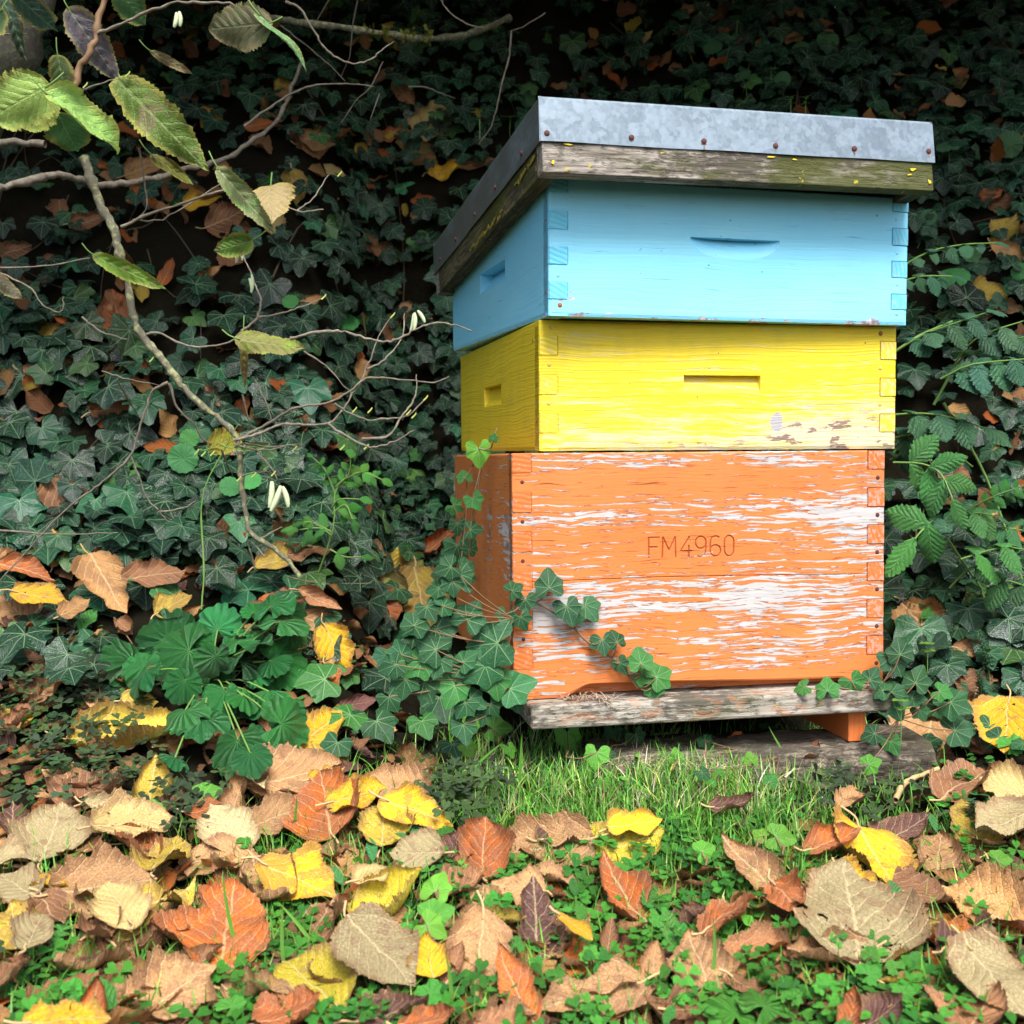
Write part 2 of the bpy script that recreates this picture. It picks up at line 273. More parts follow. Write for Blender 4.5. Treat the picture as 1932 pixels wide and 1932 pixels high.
M_GEUM = leaf_mat('veined_green_leaf', 'radial', (.16, .42, .12), rough=.34, tr=.03, spec=.55, vstr=.5, quilt=2.0, vw=.016)
M_ROUND = leaf_mat('round_fleshy_leaf', 'radial', (.30, .55, .22), rough=.4, tr=.12, spec=.45, vstr=.22, quilt=.3, vw=.02)
M_PINN = leaf_mat('serrated_leaflet', 'pinnate', (.22, .45, .2), rough=.5, tr=.12, spec=.4, vstr=.4, quilt=1.0, nv=7.0, slope=.9)
M_CLOVER = leaf_mat('clover_leaflet', 'pinnate', (.2, .5, .15), src='attr', rough=.55, tr=.12, spec=.3, vstr=.25, quilt=.3)
M_FOL = leaf_mat('shade_canopy_leaf', 'pinnate', (.2, .3, .1), src='attr', rough=.6, tr=.15, spec=.3, vstr=.3, quilt=.5)
n = NT('grass_blade'); M_GRASS = n.done(n.attr('tint'), .5, None, .35, translucent=.25)
M_STALK_T = mat_plain('dry_stalk', (.50, .34, .16), .7); M_STALK_G = mat_plain('green_stalk', (.16, .30, .07), .5, tr=.1); M_STALK_R = mat_plain('reddish_stem', (.20, .12, .06), .6)
M_TWIG = mat_bark('hazel_twig_bark', (.19, .16, .125), (.36, .34, .24), .5); M_BARK = mat_bark('grey_bark_with_lichen', (.15, .14, .10), (.34, .36, .17), .9); M_TRUNK = mat_bark('trunk_bark', (.13, .115, .095), (.20, .23, .13), .8)
M_CATKIN = mat_plain('catkin', (.52, .60, .36), .8, .25, 600); M_BUD = mat_plain('bud', (.42, .50, .12), .6)
M_NAIL = mat_plain('rusty_nail', (.10, .035, .03), .75, .4, 300); M_RUST = mat_plain('rusty_screw', (.32, .12, .04), .8, .5, 500)
M_MOSS = mat_plain('moss', (.10, .12, .02), .9, .5, 200); M_ROT = mat_oldwood('rotten_plank_wood', (.30, .25, .19), (.03, .022, .015), .5)
n = NT('dark_soil'); co = n.coord(); k = n.noise(co, 60, 6, .7); k2 = n.noise(co, 9, 4)
M_SOIL = n.done(n.mix(k2, n.mix(k, (.004, .003, .002), (.016, .010, .006)), n.mix(k, (.006, .006, .003), (.016, .017, .006))), .95, n.bump(k, 1, .01), .1)

# ------------------------------------------------------------------ ground and bank
xs = np.concatenate([[-14, -9, -6, -4, -3], np.arange(-2.4, 2.41, .03), [3, 4, 6, 9, 14]]); ys = np.concatenate([[-12, -6, -3, -1, -.3, .2], np.arange(.4, 3.4, .03), [3.6, 4, 4.6, 6, 9, 14, 20]])
gx, gy = np.meshgrid(xs, ys); nz = rng.normal(0, .004, gx.shape); gz = terrain(gx, gy)+nz
idx = np.arange(gx.size).reshape(gx.shape); F = np.stack([idx[:-1, :-1], idx[:-1, 1:], idx[1:, 1:], idx[1:, :-1]], -1).reshape(-1, 4)
tag(link('ground', mesh_np('ground', np.stack([gx, gy, gz], -1).reshape(-1, 3), F), M_SOIL), 'dark soil of the garden floor rising into a steep bank', kind='structure')

# ------------------------------------------------------------------ hive bodies
def box_matrix(yaw, x, y, z, tx, ty):
    c, s = math.cos(math.radians(yaw)), math.sin(math.radians(yaw))
    R = Matrix(((c, -s, 0), (s, c, 0), (0, 0, 1)))@Matrix(((1, 0, tx), (0, 1, ty), (-tx, -ty, 1)))
    q = R.to_quaternion().to_matrix().to_4x4(); q.translation = Vector((x, y, z+CAM_H)); return q
def quadbox(x0, x1, y0, y1, z0, z1, jit=0):
    V = np.array([[x, y, z] for z in (z0, z1) for y in (y0, y1) for x in (x0, x1)], float)
    F = np.array([[0, 1, 5, 4], [1, 3, 7, 5], [3, 2, 6, 7], [2, 0, 4, 6], [4, 5, 7, 6], [2, 3, 1, 0]]); return V, F
def joinm(parts):
    V, F, o = [], [], 0
    for v, f in parts: V.append(v); F.append(np.asarray(f)+o); o += len(v)
    return np.concatenate(V), np.concatenate(F)
def bevel(o, w=.0012, seg=2):
    m = o.modifiers.new('bevel', 'BEVEL'); m.width = w; m.segments = seg; m.limit_method = 'ANGLE'; m.angle_limit = math.radians(40)
def lines(a, b, step, extra=(), e=.00045, fine=()):
    L = list(np.arange(a, b, step))+[a, b]
    for x in extra: L += [x-2*e, x-e, x, x+e, x+2*e]
    for (p, q, st) in fine: L += list(np.arange(p, q, st))
    L = np.unique(np.round(np.clip(L, a, b), 6)); return L
def face_panel(L, H, th, xl, zl, depth, wear, plane):
    """outer face as a displaced grid plus the four edges and the inner face; plane maps (u, inward, z) to box space"""
    U, Z = np.meshgrid(xl, zl); D = depth(U, Z); nu, nz_ = len(xl), len(zl)
    # slightly worn edges
    ed = np.minimum(np.minimum(U, L-U), np.minimum(Z, H-Z)); D = D+np.clip(.0016-ed, 0, .0016)*.8
    idx = np.arange(nu*nz_).reshape(nz_, nu); F = np.stack([idx[:-1, :-1], idx[:-1, 1:], idx[1:, 1:], idx[1:, :-1]], -1).reshape(-1, 4)
    V = np.stack([U.ravel(), D.ravel(), Z.ravel()], -1); W = wear(U, Z).reshape(-1, 3)
    # rim
    rim = np.concatenate([idx[0, :], idx[1:, -1], idx[-1, -2::-1], idx[-2:0:-1, 0]]); R = V[rim].copy(); R[:, 1] = th; o = len(V)
    k = len(rim); j = np.arange(k); Fr = np.stack([rim[(j+1) % k], rim[j], o+j, o+(j+1) % k], -1)
    V = np.concatenate([V, R]); W = np.concatenate([W, W[rim]]); F = np.concatenate([F, Fr])
    # inner face
    c = [o, o+nu-1, o+nu-1+nz_-1, o+2*(nu-1)+nz_-1]; F = np.concatenate([F, [[c[3], c[2], c[1], c[0]]]])
    return plane(V), F, np.concatenate([np.clip(W, 0, 1), np.ones((len(W), 1))], 1)
def front_plane(V): return V
def left_plane(V): return np.stack([V[:, 1], V[:, 0], V[:, 2]], -1)
def seg_dist(U, Z, segs):
    d = np.full(U.shape, 9.0)
    for (a, b, c, e) in segs:
        dx, dz = c-a, e-b; t = np.clip(((U-a)*dx+(Z-b)*dz)/(dx*dx+dz*dz+1e-12), 0, 1); d = np.minimum(d, np.hypot(U-a-t*dx, Z-b-t*dz))
    return d
TH = .022
def hive_box(name, label, cat, M, W, D, H, mat, endmat, fingers, handle_f, handle_l, wear_f, wear_l, text=None, cutout=None, nails_=(), nailside=(), nmat=None, seam=None):
    root = empty(name, (0, 0, 0), label, cat); root.matrix_world = M
    groove_x = (TH, W-TH); ez = sorted({z for f in fingers for z in f})
    def gr(U, Z):
        g = np.zeros(U.shape)
        for (a, b) in fingers:
            for gxp in groove_x: g = np.maximum(g, np.where((Z > a) & (Z < b), 1-np.abs(U-gxp)/.0007, 0))
            for zz in (a, b): g = np.maximum(g, np.where((U < TH) | (U > W-TH), 1-np.abs(Z-zz)/.0006, 0))
        if seam is not None: g = np.maximum(g, 1-np.abs(Z-seam-.002*np.sin(U*9))/.0007)
        return np.clip(g, 0, 1)
    tx = seg_dist if text else None
    def dep(U, Z):
        d = gr(U, Z)*.0018+handle_f(U, Z)
        if text: d = d+.0013*np.clip(1.3-seg_dist(U, Z, text)/.0008, 0, 1)
        return d
    def wf(U, Z):
        w_, kn = wear_f(U, Z); g = gr(U, Z)*.6
        if text: g = np.maximum(g, np.clip(1.35-seg_dist(U, Z, text)/.0009, 0, 1))
        return np.stack([w_, np.clip(g, 0, 1), kn], -1)
    hx = handle_f.xs; hz = handle_f.zs; fine_x = [(handle_f.box[0]-.004, handle_f.box[1]+.004, .0018)]; fine_z = [(handle_f.box[2]-.004, handle_f.box[3]+.002, .0012)]
    if text: fine_x.append((.155, .272, .00055)); fine_z += [(.152, .188, .00055), (seam-.003, seam+.004, .0004)]
    xl = lines(0, W, .004, list(groove_x)+hx, fine=fine_x); zl = lines(0, H, .004, ez+hz, fine=fine_z)
    V, F, A = face_panel(W, H, TH, xl, zl, dep, wf, front_plane)
    if cutout is not None:      # entrance: lift the lower edge between two points
        lo = cutout(V[:, 0]); sel = V[:, 2] < .02; V[sel, 2] = lo[sel]+V[sel, 2]*(.02-lo[sel])/.02
    link('front_board', mesh_np('front_board', V, F, attr=A, smooth=False), mat, root)
    def depl(U, Z):
        g = np.where((Z > -1), 1-np.abs(U-TH)/.0006, 0); return np.clip(g, 0, 1)*.0010+handle_l(U, Z)
    def wl(U, Z): w_, kn = wear_l(U, Z); return np.stack([w_, np.clip(1-np.abs(U-TH)/.0008, 0, .7), kn], -1)
    xl = lines(TH*0+.0004, D, .005, [TH]+handle_l.xs, fine=[(handle_l.box[0]-.004, handle_l.box[1]+.004, .0025)]); zl = lines(0, H, .005, handle_l.zs, fine=[(handle_l.box[2]-.003, handle_l.box[3]+.003, .0015)])
    V, F, A = face_panel(D, H, TH, xl, zl, depl, wl, left_plane); F = F[:, ::-1]
    link('side_board', mesh_np('side_board', V, F, attr=A, smooth=False), mat, root)
    V, F = quadbox(W-TH, W-.0003, TH+.0002, D, 0, H); A = np.zeros((len(V), 4)); A[:, 0] = .45; A[:, 3] = 1
    link('side_board', mesh_np('side_board', V, F, attr=A, smooth=False), mat, root)
    V, F = quadbox(TH, W-TH, D-TH, D-.001, 0, H-.001); A = np.zeros((len(V), 4)); A[:, 0] = .45; A[:, 3] = 1
    link('back_board', mesh_np('back_board', V, F, attr=A, smooth=False), mat, root)
    for side in (0, 1):          # end grain of the side boards showing in the front face
        for a, b in fingers:
            V, F = quadbox(.0006+side*(W-TH), TH-.0006+side*(W-TH), -.0007+rng.uniform(-.0003, .0003), TH*.5, a+.0004, b-.0004); A = np.zeros((len(V), 4)); A[:, 0] = .5+.25*side; A[:, 3] = 1
            link('joint_finger', mesh_np('joint_finger', V, F, attr=A, smooth=False), endmat, root)
    for (x, z, r) in nails_: nail(root, (x, .0003, z), r*.85, M_RUST if r > .0033 or nmat is None else nmat, 'screw')
    for (y, z, r) in nailside: nail(root, (.0003, y, z), r*.85, M_RUST, 'screw', True)
    return root
def nail(root, p, r, mat, name='nail', side=False):
    a = np.linspace(0, 2*math.pi, 11)[:-1]; V = [[0, -r*.45, 0]]
    for rr, h in ((.55, .36), (1, .12), (1.05, -.4)): V += [[rr*r*math.cos(t), -h*r, rr*r*math.sin(t)] for t in a]
    F = [[0, 1+i, 1+(i+1) % 10, 1+(i+1) % 10] for i in range(10)]
    me = bpy.data.meshes.new(name); fs = [(0, 1+(i+1) % 10, 1+i) for i in range(10)]+[(1+k*10+i, 1+k*10+(i+1) % 10, 11+k*10+(i+1) % 10, 11+k*10+i) for k in (0, 1) for i in range(10)]
    me.from_pydata(V, [], fs); me.update()
    if side: me.transform(Matrix.Rotation(math.radians(-90), 4, 'Z'))
    o = link(name, me, mat, root, Matrix.Translation(p)); return o
class Handle:
    def __init__(s, x0, x1, zt, zb, depth, kind):
        s.box = (x0, x1, zb, zt); s.k = kind; s.d = depth; s.xs = [x0, x1] if kind == 'rect' else []; s.zs = [zt]
    def __call__(s, U, Z):
        x0, x1, zb, zt = s.box; cx, hw = (x0+x1)/2, (x1-x0)/2; q = np.clip((zt-Z)/(zt-zb), 0, 2); m = (Z <= zt)
        if s.k == 'cove': v = np.clip(1-((U-cx)/hw)**2-q**2, 0, 1); v = np.where(np.abs(U-cx) < hw, v**.5*np.clip(1.02-q, 0, 1)**1.6, 0)
        else:
            e = np.clip((hw-np.abs(U-cx))/.0006, 0, 1); v = e*np.clip((1-q), 0, 1)**.8
        return np.where(m, v*s.d, 0)
def blob(U, Z, x, z, sx, sz): return np.exp(-((U-x)/sx)**2-((Z-z)/sz)**2)
# brood body, orange
def wear_of(U, Z):
    w_ = .54+.12*blob(U, Z, .25, .272, .3, .008)+.17*blob(U, Z, .33, .205, .16, .012)+.20*blob(U, Z, .10, .207, .12, .012)+.34*blob(U, Z, .42, .205, .06, .04)+.26*blob(U, Z, .24, .115, .13, .020)+.22*blob(U, Z, .36, .085, .12, .035)
    w_ += .25*blob(U, Z, .10, .10, .09, .02)+.25*blob(U, Z, .05, .09, .06, .04)-.32*blob(U, Z, .18, .175, .13, .022)-.30*blob(U, Z, .20, .245, .2, .012)-.25*blob(U, Z, .18, .075, .06, .02)-.5*(Z < .022)*(U > .06)-.2*blob(U, Z, .22, .255, .2, .012)
    return np.clip(w_, 0, 1), np.zeros(U.shape)
def wear_ol(U, Z):
    g = blob(U, Z, .05, .195, .05, .03)+.8*blob(U, Z, .02, .155, .03, .03)+.8*blob(U, Z, .17, .18, .02, .05)
    return np.clip(.28+.62*g, 0, 1), np.clip(g*1.6, 0, 1)
def txt():
    S = []; x0, zt, zb = .1606, .1829, .1592; h = zt-zb
    def st(pts, ox, wd): S.extend([(ox+a[0]*wd, zb+a[1]*h, ox+b[0]*wd, zb+b[1]*h) for a, b in zip(pts[:-1], pts[1:])])
    def arc(cx, cy, rx, ry, a0, a1, k=12): return [(cx+rx*math.cos(math.radians(a0+(a1-a0)*i/k)), cy+ry*math.sin(math.radians(a0+(a1-a0)*i/k))) for i in range(k+1)]
    st([(0, 0), (0, 1), (1, 1)], x0, .0125); st([(0, .52), (.8, .52)], x0, .0125)
    st([(0, 0), (.05, 1), (.5, .35), (.95, 1), (1, 0)], x0+.0163, .0165)
    st([(.75, 1), (0, .3), (.95, .3)], x0+.0385, .0145); st([(.7, .55), (.7, 0)], x0+.0385, .0145)
    st(arc(.5, .70, .48, .30, 0, 360, 18), x0+.0565, .0135); st([(.98, .70), (.96, .40)]+arc(.45, .28, .5, .28, 10, -120, 8), x0+.0565, .0135)
    st(arc(.5, .28, .48, .28, 0, 360, 18), x0+.0745, .0135); st([(.02, .28), (.04, .66)]+arc(.52, .70, .48, .30, 170, 50, 8), x0+.0745, .0135)
    st(arc(.5, .72, .46, .28, 0, 180, 10)+[(.04, .3)]+arc(.5, .28, .46, .28, 180, 360, 10)+[(.96, .72)], x0+.092, .0125)
    return S
MO = box_matrix(10.10, 0, 1.263, -.2610, .0, -.012)
nohand = Handle(.02, .03, .05, .04, 0, 'rect')
H_O = .282; fo = [(H_O-.0224-.0449*i, H_O-.0449*i-(.0003 if i == 0 else 0)) for i in range(6)]
def cutout(x): return np.clip(.0145*sstep(.055, .092, x)*(1-sstep(.40, .43, x))-.006*sstep(.1, .38, x), 0, .02)
M_OR, M_YE, M_BL = mat_orange(), mat_yellow(), mat_blue()
E_OR = mat_endgrain('orange_end_grain', (.66, .17, .04), (.40, .12, .04), .35); E_YE = mat_endgrain('yellow_end_grain', (.80, .63, .05), (.50, .40, .05), .4); E_BL = mat_endgrain('blue_end_grain', (.16, .62, .82), (.06, .45, .65), .3)
nl = [(.0115, H_O-.033-.0449*i, .0028) for i in range(5)]+[(.447, H_O-.033-.0449*i, .0032) for i in range(6)]
hive_box('brood_box', 'deep orange beehive box with peeling paint and number cut into its front', 'hive box', MO, .456, .518, H_O, M_OR, E_OR, fo, nohand, nohand, wear_of, wear_ol, txt(), cutout, nl, [(.012, H_O-.033-.0449*i, .0026) for i in (1, 3, 4)], mat_plain('dark_nail_hole', (.10, .03, .02), .8), .1345)
MY = box_matrix(12.82, .033, 1.295, .0238, 0, -.0209)
def wear_yf(U, Z):
    w_ = .30+.24*(1-sstep(.015, .09, Z))+.4*blob(U, Z, .34, .02, .05, .012)+.25*blob(U, Z, .2, .008, .15, .008)+.16*sstep(.3, .44, U)*(1-sstep(.07, .12, Z))-.12*sstep(.11, .15, Z)+.25*blob(U, Z, .36, .02, .05, .02)+.12*blob(U, Z, .42, .03, .04, .04)+.15*blob(U, Z, .05, .13, .05, .02)
    k = blob(U, Z, .2985, .033, .0085, .014)+.9*blob(U, Z, .255, .058, .005, .002)+.6*blob(U, Z, .34, .052, .012, .0025)
    return np.clip(w_, 0, .92), np.clip(k, 0, 1)
def wear_yl(U, Z): return np.full(U.shape, .12), np.zeros(U.shape)
hive_box('yellow_super', 'yellow beehive box with worn grainy paint between the blue and orange boxes', 'hive box', MY, .460, .513, .1515, M_YE, E_YE, [(.111, .1335), (.0655, .0878), (.021, .0432)],
         Handle(.178, .277, .0892, .069, .010, 'rect'), Handle(.207, .322, .090, .063, .013, 'rect'), wear_yf, wear_yl, None, None,
         [(.014, .143, .0032), (.012, .1, .0032), (.011, .055, .0032), (.438, .143, .0036), (.438, .10, .0032), (.438, .055, .0032)], [(.03, .13, .0028), (.012, .078, .0028), (.012, .035, .003)], mat_plain('painted_plug', (.62, .44, .08), .6, .3, 300))
MB = box_matrix(15.02, .044, 1.260, .1755, 0, -.030)
def wear_bf(U, Z):
    w_ = .30+.55*(1-sstep(.0, .007, Z))+.65*blob(U, Z, .012, .03, .028, .012)+.4*blob(U, Z, .03, .012, .05, .008)+.4*blob(U, Z, .40, .004, .06, .006)+.35*blob(U, Z, .45, .022, .012, .012)+.4*sstep(.148, .155, Z)
    return np.clip(w_, 0, 1), np.zeros(U.shape)
def wear_bl(U, Z): return np.clip(.22+.7*blob(U, Z, .0, .025, .03, .014)+.6*(1-sstep(.0, .005, Z))+.6*blob(U, Z, .515, .01, .015, .02), 0, 1), np.zeros(U.shape)
hive_box('blue_super', 'bright blue beehive box with curved hand hold under the metal roof', 'hive box', MB, .461, .517, .154, M_BL, E_BL, [(.137, .1513), (.0965, .1173), (.0575, .0773), (.0188, .0375)],
         Handle(.172, .286, .0948, .070, .013, 'cove'), Handle(.194, .332, .0925, .066, .022, 'rect'), wear_bf, wear_bl, None, None,
         [(.013, .012, .0034), (.011, .045, .0028), (.444, .127, .0024), (.446, .087, .0024), (.447, .049, .0024), (.447, .0135, .0032)], [(.012, .108, .0024), (.20, .127, .002)], mat_plain('painted_screw', (.22, .62, .80), .5))
# roof
MC = box_matrix(15.21, .037, 1.198, .3190, -.0145, .072)
WC, DC, HC, SP = .482, .580, .082, .033
roof = empty('hive_roof', (0, 0, 0), 'galvanised metal beehive roof on a mossy wooden rim above blue box', 'hive roof'); roof.matrix_world = MC
M_RIM = mat_oldwood('mossy_rim_wood', (.46, .42, .36), (.07, .055, .035), .9, xm=(.12, .42, .22)); M_RIMS = mat_oldwood('mossy_side_wood', (.16, .14, .07), (.04, .04, .02), 1.0, dirx=False)
t = .020
for nm, b, m in (('front_rim', (0, WC, 0, t, 0, SP+.02), M_RIM), ('back_rim', (0, WC, DC-t, DC, 0, SP+.02), M_RIM), ('side_rim', (0.0005, t, t, DC-t, .0005, SP+.02), M_RIMS), ('side_rim', (WC-t, WC-.0005, t, DC-t, .0005, SP+.02), M_RIMS)):
    o = link(nm, mesh_np(nm, *quadbox(*b), smooth=False), m, roof); bevel(o, .0012)
link('ceiling_board', mesh_np('ceiling_board', *quadbox(t, WC-t, t, DC-t, .012, .022), smooth=False), mat_oldwood('damp_green_board', (.12, .13, .03), (.03, .035, .012), 1.0), roof)
# metal shell: sheet with thickness, slightly uneven lower edge
e = .0018; shell = []
px_ = lines(-e, WC+e, .02); 
def sheet(p0, p1, n_, z0, z1, out):
    P = np.linspace(p0, p1, n_); V = []
    for i, p in enumerate(P):
        wv = .0004*math.sin(i*1.3)+.0004*math.sin(i*.5+1)
        for z, k in ((z0+.0003*math.sin(i*.7), 1.0), ((z0+z1)/2, .6), (z1-.003, .0), (z1, -.0)):
            V.append([p[0]+out[0]*(wv*k+.0004*k-(.002 if z == z1 else 0)), p[1]+out[1]*(wv*k+.0004*k-(.002 if z == z1 else 0)), z])
    F = [[4*i+j, 4*i+4+j, 4*i+5+j, 4*i+1+j] for i in range(n_-1) for j in range(3)]; return np.array(V), np.array(F)
a_, b_, c_, d_ = (-e, -e), (WC+e, -e), (WC+e, DC+e), (-e, DC+e)
shell = [sheet(np.array(a_), np.array(b_), 26, SP, HC, (0, -1)), sheet(np.array(b_), np.array(c_), 26, SP, HC, (1, 0)), sheet(np.array(c_), np.array(d_), 26, SP, HC, (0, 1)), sheet(np.array(d_), np.array(a_), 26, SP, HC, (-1, 0))]
shell.append((np.array([[-e+.002, -e+.002, HC], [WC+e-.002, -e+.002, HC], [WC+e-.002, DC+e-.002, HC], [-e+.002, DC+e-.002, HC]]), np.array([[0, 1, 2, 3]])))
V, F = joinm(shell); o = link('metal_sheet', mesh_np('metal_sheet', V, F, smooth=False), mat_zinc(), roof); sm = o.modifiers.new('solid', 'SOLIDIFY'); sm.thickness = .0008; sm.offset = -1
for x, z in ((.0055, .0415), (.102, .042), (.188, .0425), (.276, .042), (.377, .044), (.476, .046)): nail(roof, (x, -.0030, z), .0031, M_NAIL)
for y in (.07, .19, .30, .42, .53): 
    o = nail(roof, (-.0030, y, .045), .0028, M_NAIL, side=True)
def flakes(name, pts, mat, parent, plane):
    Vs, Fs, o = [], [], 0
    for (u, z, a, b) in pts:
        k = 7; th = np.sort(rng.uniform(0, 2*math.pi, k)); r = rng.uniform(.6, 1.2, k)
        P = [[u+a*r[i]*math.cos(th[i]), z+b*r[i]*math.sin(th[i])] for i in range(k)]
        if plane == 'M': Vs += [[p[0], -.0027, p[1]] for p in P]
        elif plane == 'F': Vs += [[p[0], -.0012, p[1]] for p in P]
        else: Vs += [[-.0010, p[0], p[1]] for p in P]
        Fs.append([o+i for i in range(k)]); o += k
    me = bpy.data.meshes.new(name); me.from_pydata(Vs, [], Fs); me.update(); ob = link(name, me, mat, parent); s_ = ob.modifiers.new('s', 'SOLIDIFY'); s_.thickness = .0006
    return ob
flakes('paint_flake', [(.011, .011, .0028, .003), (.476, .010, .003, .003), (.45, .017, .004, .0015), (.03, .031, .006, .001), (.27, .0295, .007, .0012), (.30, .028, .003, .001), (.455, .024, .005, .002)], mat_plain('yellow_flake', (.75, .55, .03), .6, .2), roof, 'F')
flakes('lichen_patch', [(.03+.012*i+rng.uniform(-.004, .004), .026-.0012*i+rng.uniform(-.002, .002), .009, .0035) for i in range(7)]+[(.17+.011*i, .006+rng.uniform(-.002, .004), .008, .003) for i in range(16)], mat_plain('yellow_lichen', (.20, .17, .015), .9, .6, 150), roof, 'L')
flakes('rust_streak', [(.188, .0365, .0012, .0042), (.1885, .0400, .0040, .0010), (.102, .0385, .0009, .003), (.377, .040, .001, .003), (.276, .0378, .001, .0025), (.476, .0415, .0012, .0035)], mat_plain('rust_stain', (.26, .16, .10), .8, .4, 400), roof, 'M')
# floor board and runners under the boxes
fl = empty('hive_floor', (0, 0, 0), 'grey weathered landing board on short orange runners under the orange box', 'hive floor'); fl.matrix_world = MO
o = link('landing_board', mesh_np('landing_board', *quadbox(.014, .453, -.030, .50, -.0285, -.0015), smooth=False), mat_oldwood('weathered_landing_board', (.52, .48, .41), (.25, .215, .165), .4, .35), fl); bevel(o, .0035, 3)
for x, y_ in ((.068, .14), (.405, -.012)):
    o = link('runner', mesh_np('runner', *quadbox(x, x+.022, y_, .49, -.067, -.0288), smooth=False), E_OR, fl); bevel(o, .001)
# old plank under the runners
pl = np.array(quadbox(-.27, .27, -.055, .055, -.05, 0)[0]); 
def rough_plank():
    xl = np.linspace(-.20, .21, 50); V = []; 
    for i, x in enumerate(xl):
        for (y, z) in ((-.05, -.05), (-.056, -.03), (-.052, -.012), (-.045, -.002), (-.02, 0), (.03, -.001), (.055, -.004), (.055, -.05)):
            V.append([x, y+.004*math.sin(i*.9+z*90)+rng.normal(0, .0012), z+.002*math.sin(i*.4+y*50)+rng.normal(0, .0008)])
    F = [[8*i+j, 8*i+8+j, 8*i+9+j, 8*i+1+j] for i in range(49) for j in range(7)]; return np.array(V), np.array(F)
V, F = rough_plank(); o = tag(link('old_plank', mesh_np('old_plank', V, F), M_ROT), 'rotting grey timber lying in the grass below the hive runners', 'timber')
o.matrix_world = box_matrix(9, .29, 1.345, -.3290, 0, 0)

# ------------------------------------------------------------------ leaf shapes (base at the origin, tip along +Y, face +Z)
def pinnate(wfun, nu=26, nv=9, serr=0.0, teeth=16, base=.06, cupx=0.0, bendy=0.0, wave=0.0, edge_curl=0.0, fold=0.0, seed=0, quilt=0.0, holes=0, twist=0.0, notch=0.0, irr=0.0, crease=0.0):
    r = np.random.default_rng(seed); s = np.linspace(0, 1, nu); t = np.linspace(-1, 1, nv); S, T = np.meshgrid(s, t, indexing='ij')
    Wd = wfun(S)
    if irr:
        lo = np.interp(S, np.linspace(0, 1, 7), r.normal(0, irr, 7)); hi = np.interp(S, np.linspace(0, 1, 7), r.normal(0, irr, 7)); Wd = Wd*(1+np.where(T < 0, lo, hi))
    ser = 1+serr*(np.mod(S*teeth+.35*T, 1.0)-.5)*2*np.abs(T)**4+serr*.8*np.interp(S*30+T*7, np.arange(60), r.uniform(-1, 1, 60))*np.abs(T)**4
    X = T*Wd*ser; Y = S-base*np.abs(T)**2*np.exp(-S*7)*1.0-notch*(1-np.abs(T))**1.3*S**5
    uv = np.stack([X+.5, Y], -1)
    Z = np.zeros_like(X)
    if quilt: Z += quilt*np.abs(np.sin(math.pi*7*(Y-.8*np.abs(X))))*(1-np.abs(T)**2)*.5
    if wave:
        for k in range(4): f = r.uniform(3, 11); p = r.uniform(0, 6.3); q = r.uniform(-6, 6); Z += wave*r.uniform(.4, 1)*np.sin(f*Y+q*X+p)*(.25+np.abs(T)**1.5)
    Z += fold*np.abs(X)
    if crease:
        for k in range(6): a_ = r.uniform(0, 3.14); f = r.uniform(4, 10); p = r.uniform(0, 6.3); Z += crease*r.uniform(.3, 1)/f*10*(np.abs(np.sin(f*.5*(X*math.cos(a_)*1.4+Y*math.sin(a_))+p))-.6)*(.35+.8*np.abs(T))
    if X.size > 300: X = X+irr*.22*(np.interp(S*9, np.arange(10), r.normal(0, 1, 10)))*.3
    if edge_curl: ec = edge_curl*np.clip(np.abs(T)-.45, 0, 1)**2; a = r.uniform(.4, 1.4, 2); Z += ec*np.where(T > 0, a[0], a[1])*Wd*3; X = X*(1-.5*np.clip(np.abs(T)-.5, 0, 1)*min(1, abs(edge_curl)))
    if cupx: K = cupx; X, Z = np.sin(X*K)/K-Z*np.sin(X*K)*.5, (1-np.cos(X*K))/K+Z*np.cos(X*K)
    if twist: a = twist*Y; X, Z = X*np.cos(a)-Z*np.sin(a), X*np.sin(a)+Z*np.cos(a)
    if bendy: K = bendy; Y, Z = np.sin(Y*K)/K-Z*np.sin(Y*K), (1-np.cos(Y*K))/K+Z*np.cos(Y*K)
    V = np.stack([X, Y, Z], -1).reshape(-1, 3); A = np.stack([np.abs(T), S, np.zeros_like(S)+r.random(), np.ones_like(S)*(1 if holes else 0)], -1).reshape(-1, 4)
    idx = np.arange(nu*nv).reshape(nu, nv); F = np.stack([idx[:-1, :-1], idx[:-1, 1:], idx[1:, 1:], idx[1:, :-1]], -1).reshape(-1, 4)
    return V, F, uv.reshape(-1, 2), A
def polar(rf, amax, na=32, nr=4, seed=0, wave=.02, cone=0.0, fold=0.0, veins=(), droop=0.0):
    r = np.random.default_rng(seed); th = np.linspace(-amax, amax, na); q = np.linspace(.02, 1, nr+1); Q, A_ = np.meshgrid(q, th, indexing='ij')
    R = Q*rf(A_); X = R*np.sin(A_); Y = R*np.cos(A_); Z = cone*R
    for a in veins: Z -= fold*R*np.exp(-((A_-a)/.22)**2)
    for k in range(3): Z += wave*r.uniform(.4, 1)*np.sin(r.uniform(4, 10)*X+r.uniform(4, 10)*Y+r.uniform(0, 6))*Q
    Z -= droop*R**2
    V = np.stack([X, Y, Z], -1).reshape(-1, 3); uv = np.stack([X+.5, Y], -1).reshape(-1, 2); at2 = np.stack([Q, A_*0+.5, Q*0+r.random(), Q*0+1], -1).reshape(-1, 4)
    idx = np.arange(Q.size).reshape(Q.shape); F = np.stack([idx[:-1, :-1], idx[1:, :-1], idx[1:, 1:], idx[:-1, 1:]], -1).reshape(-1, 4); return V, F, uv, at2
def w_hazel(w_): return lambda S: w_*(np.sin(math.pi*np.clip(S, 0, 1)**.70)**.60)*(1-.10*S)*(1-.45*sstep(.80, .97, S))
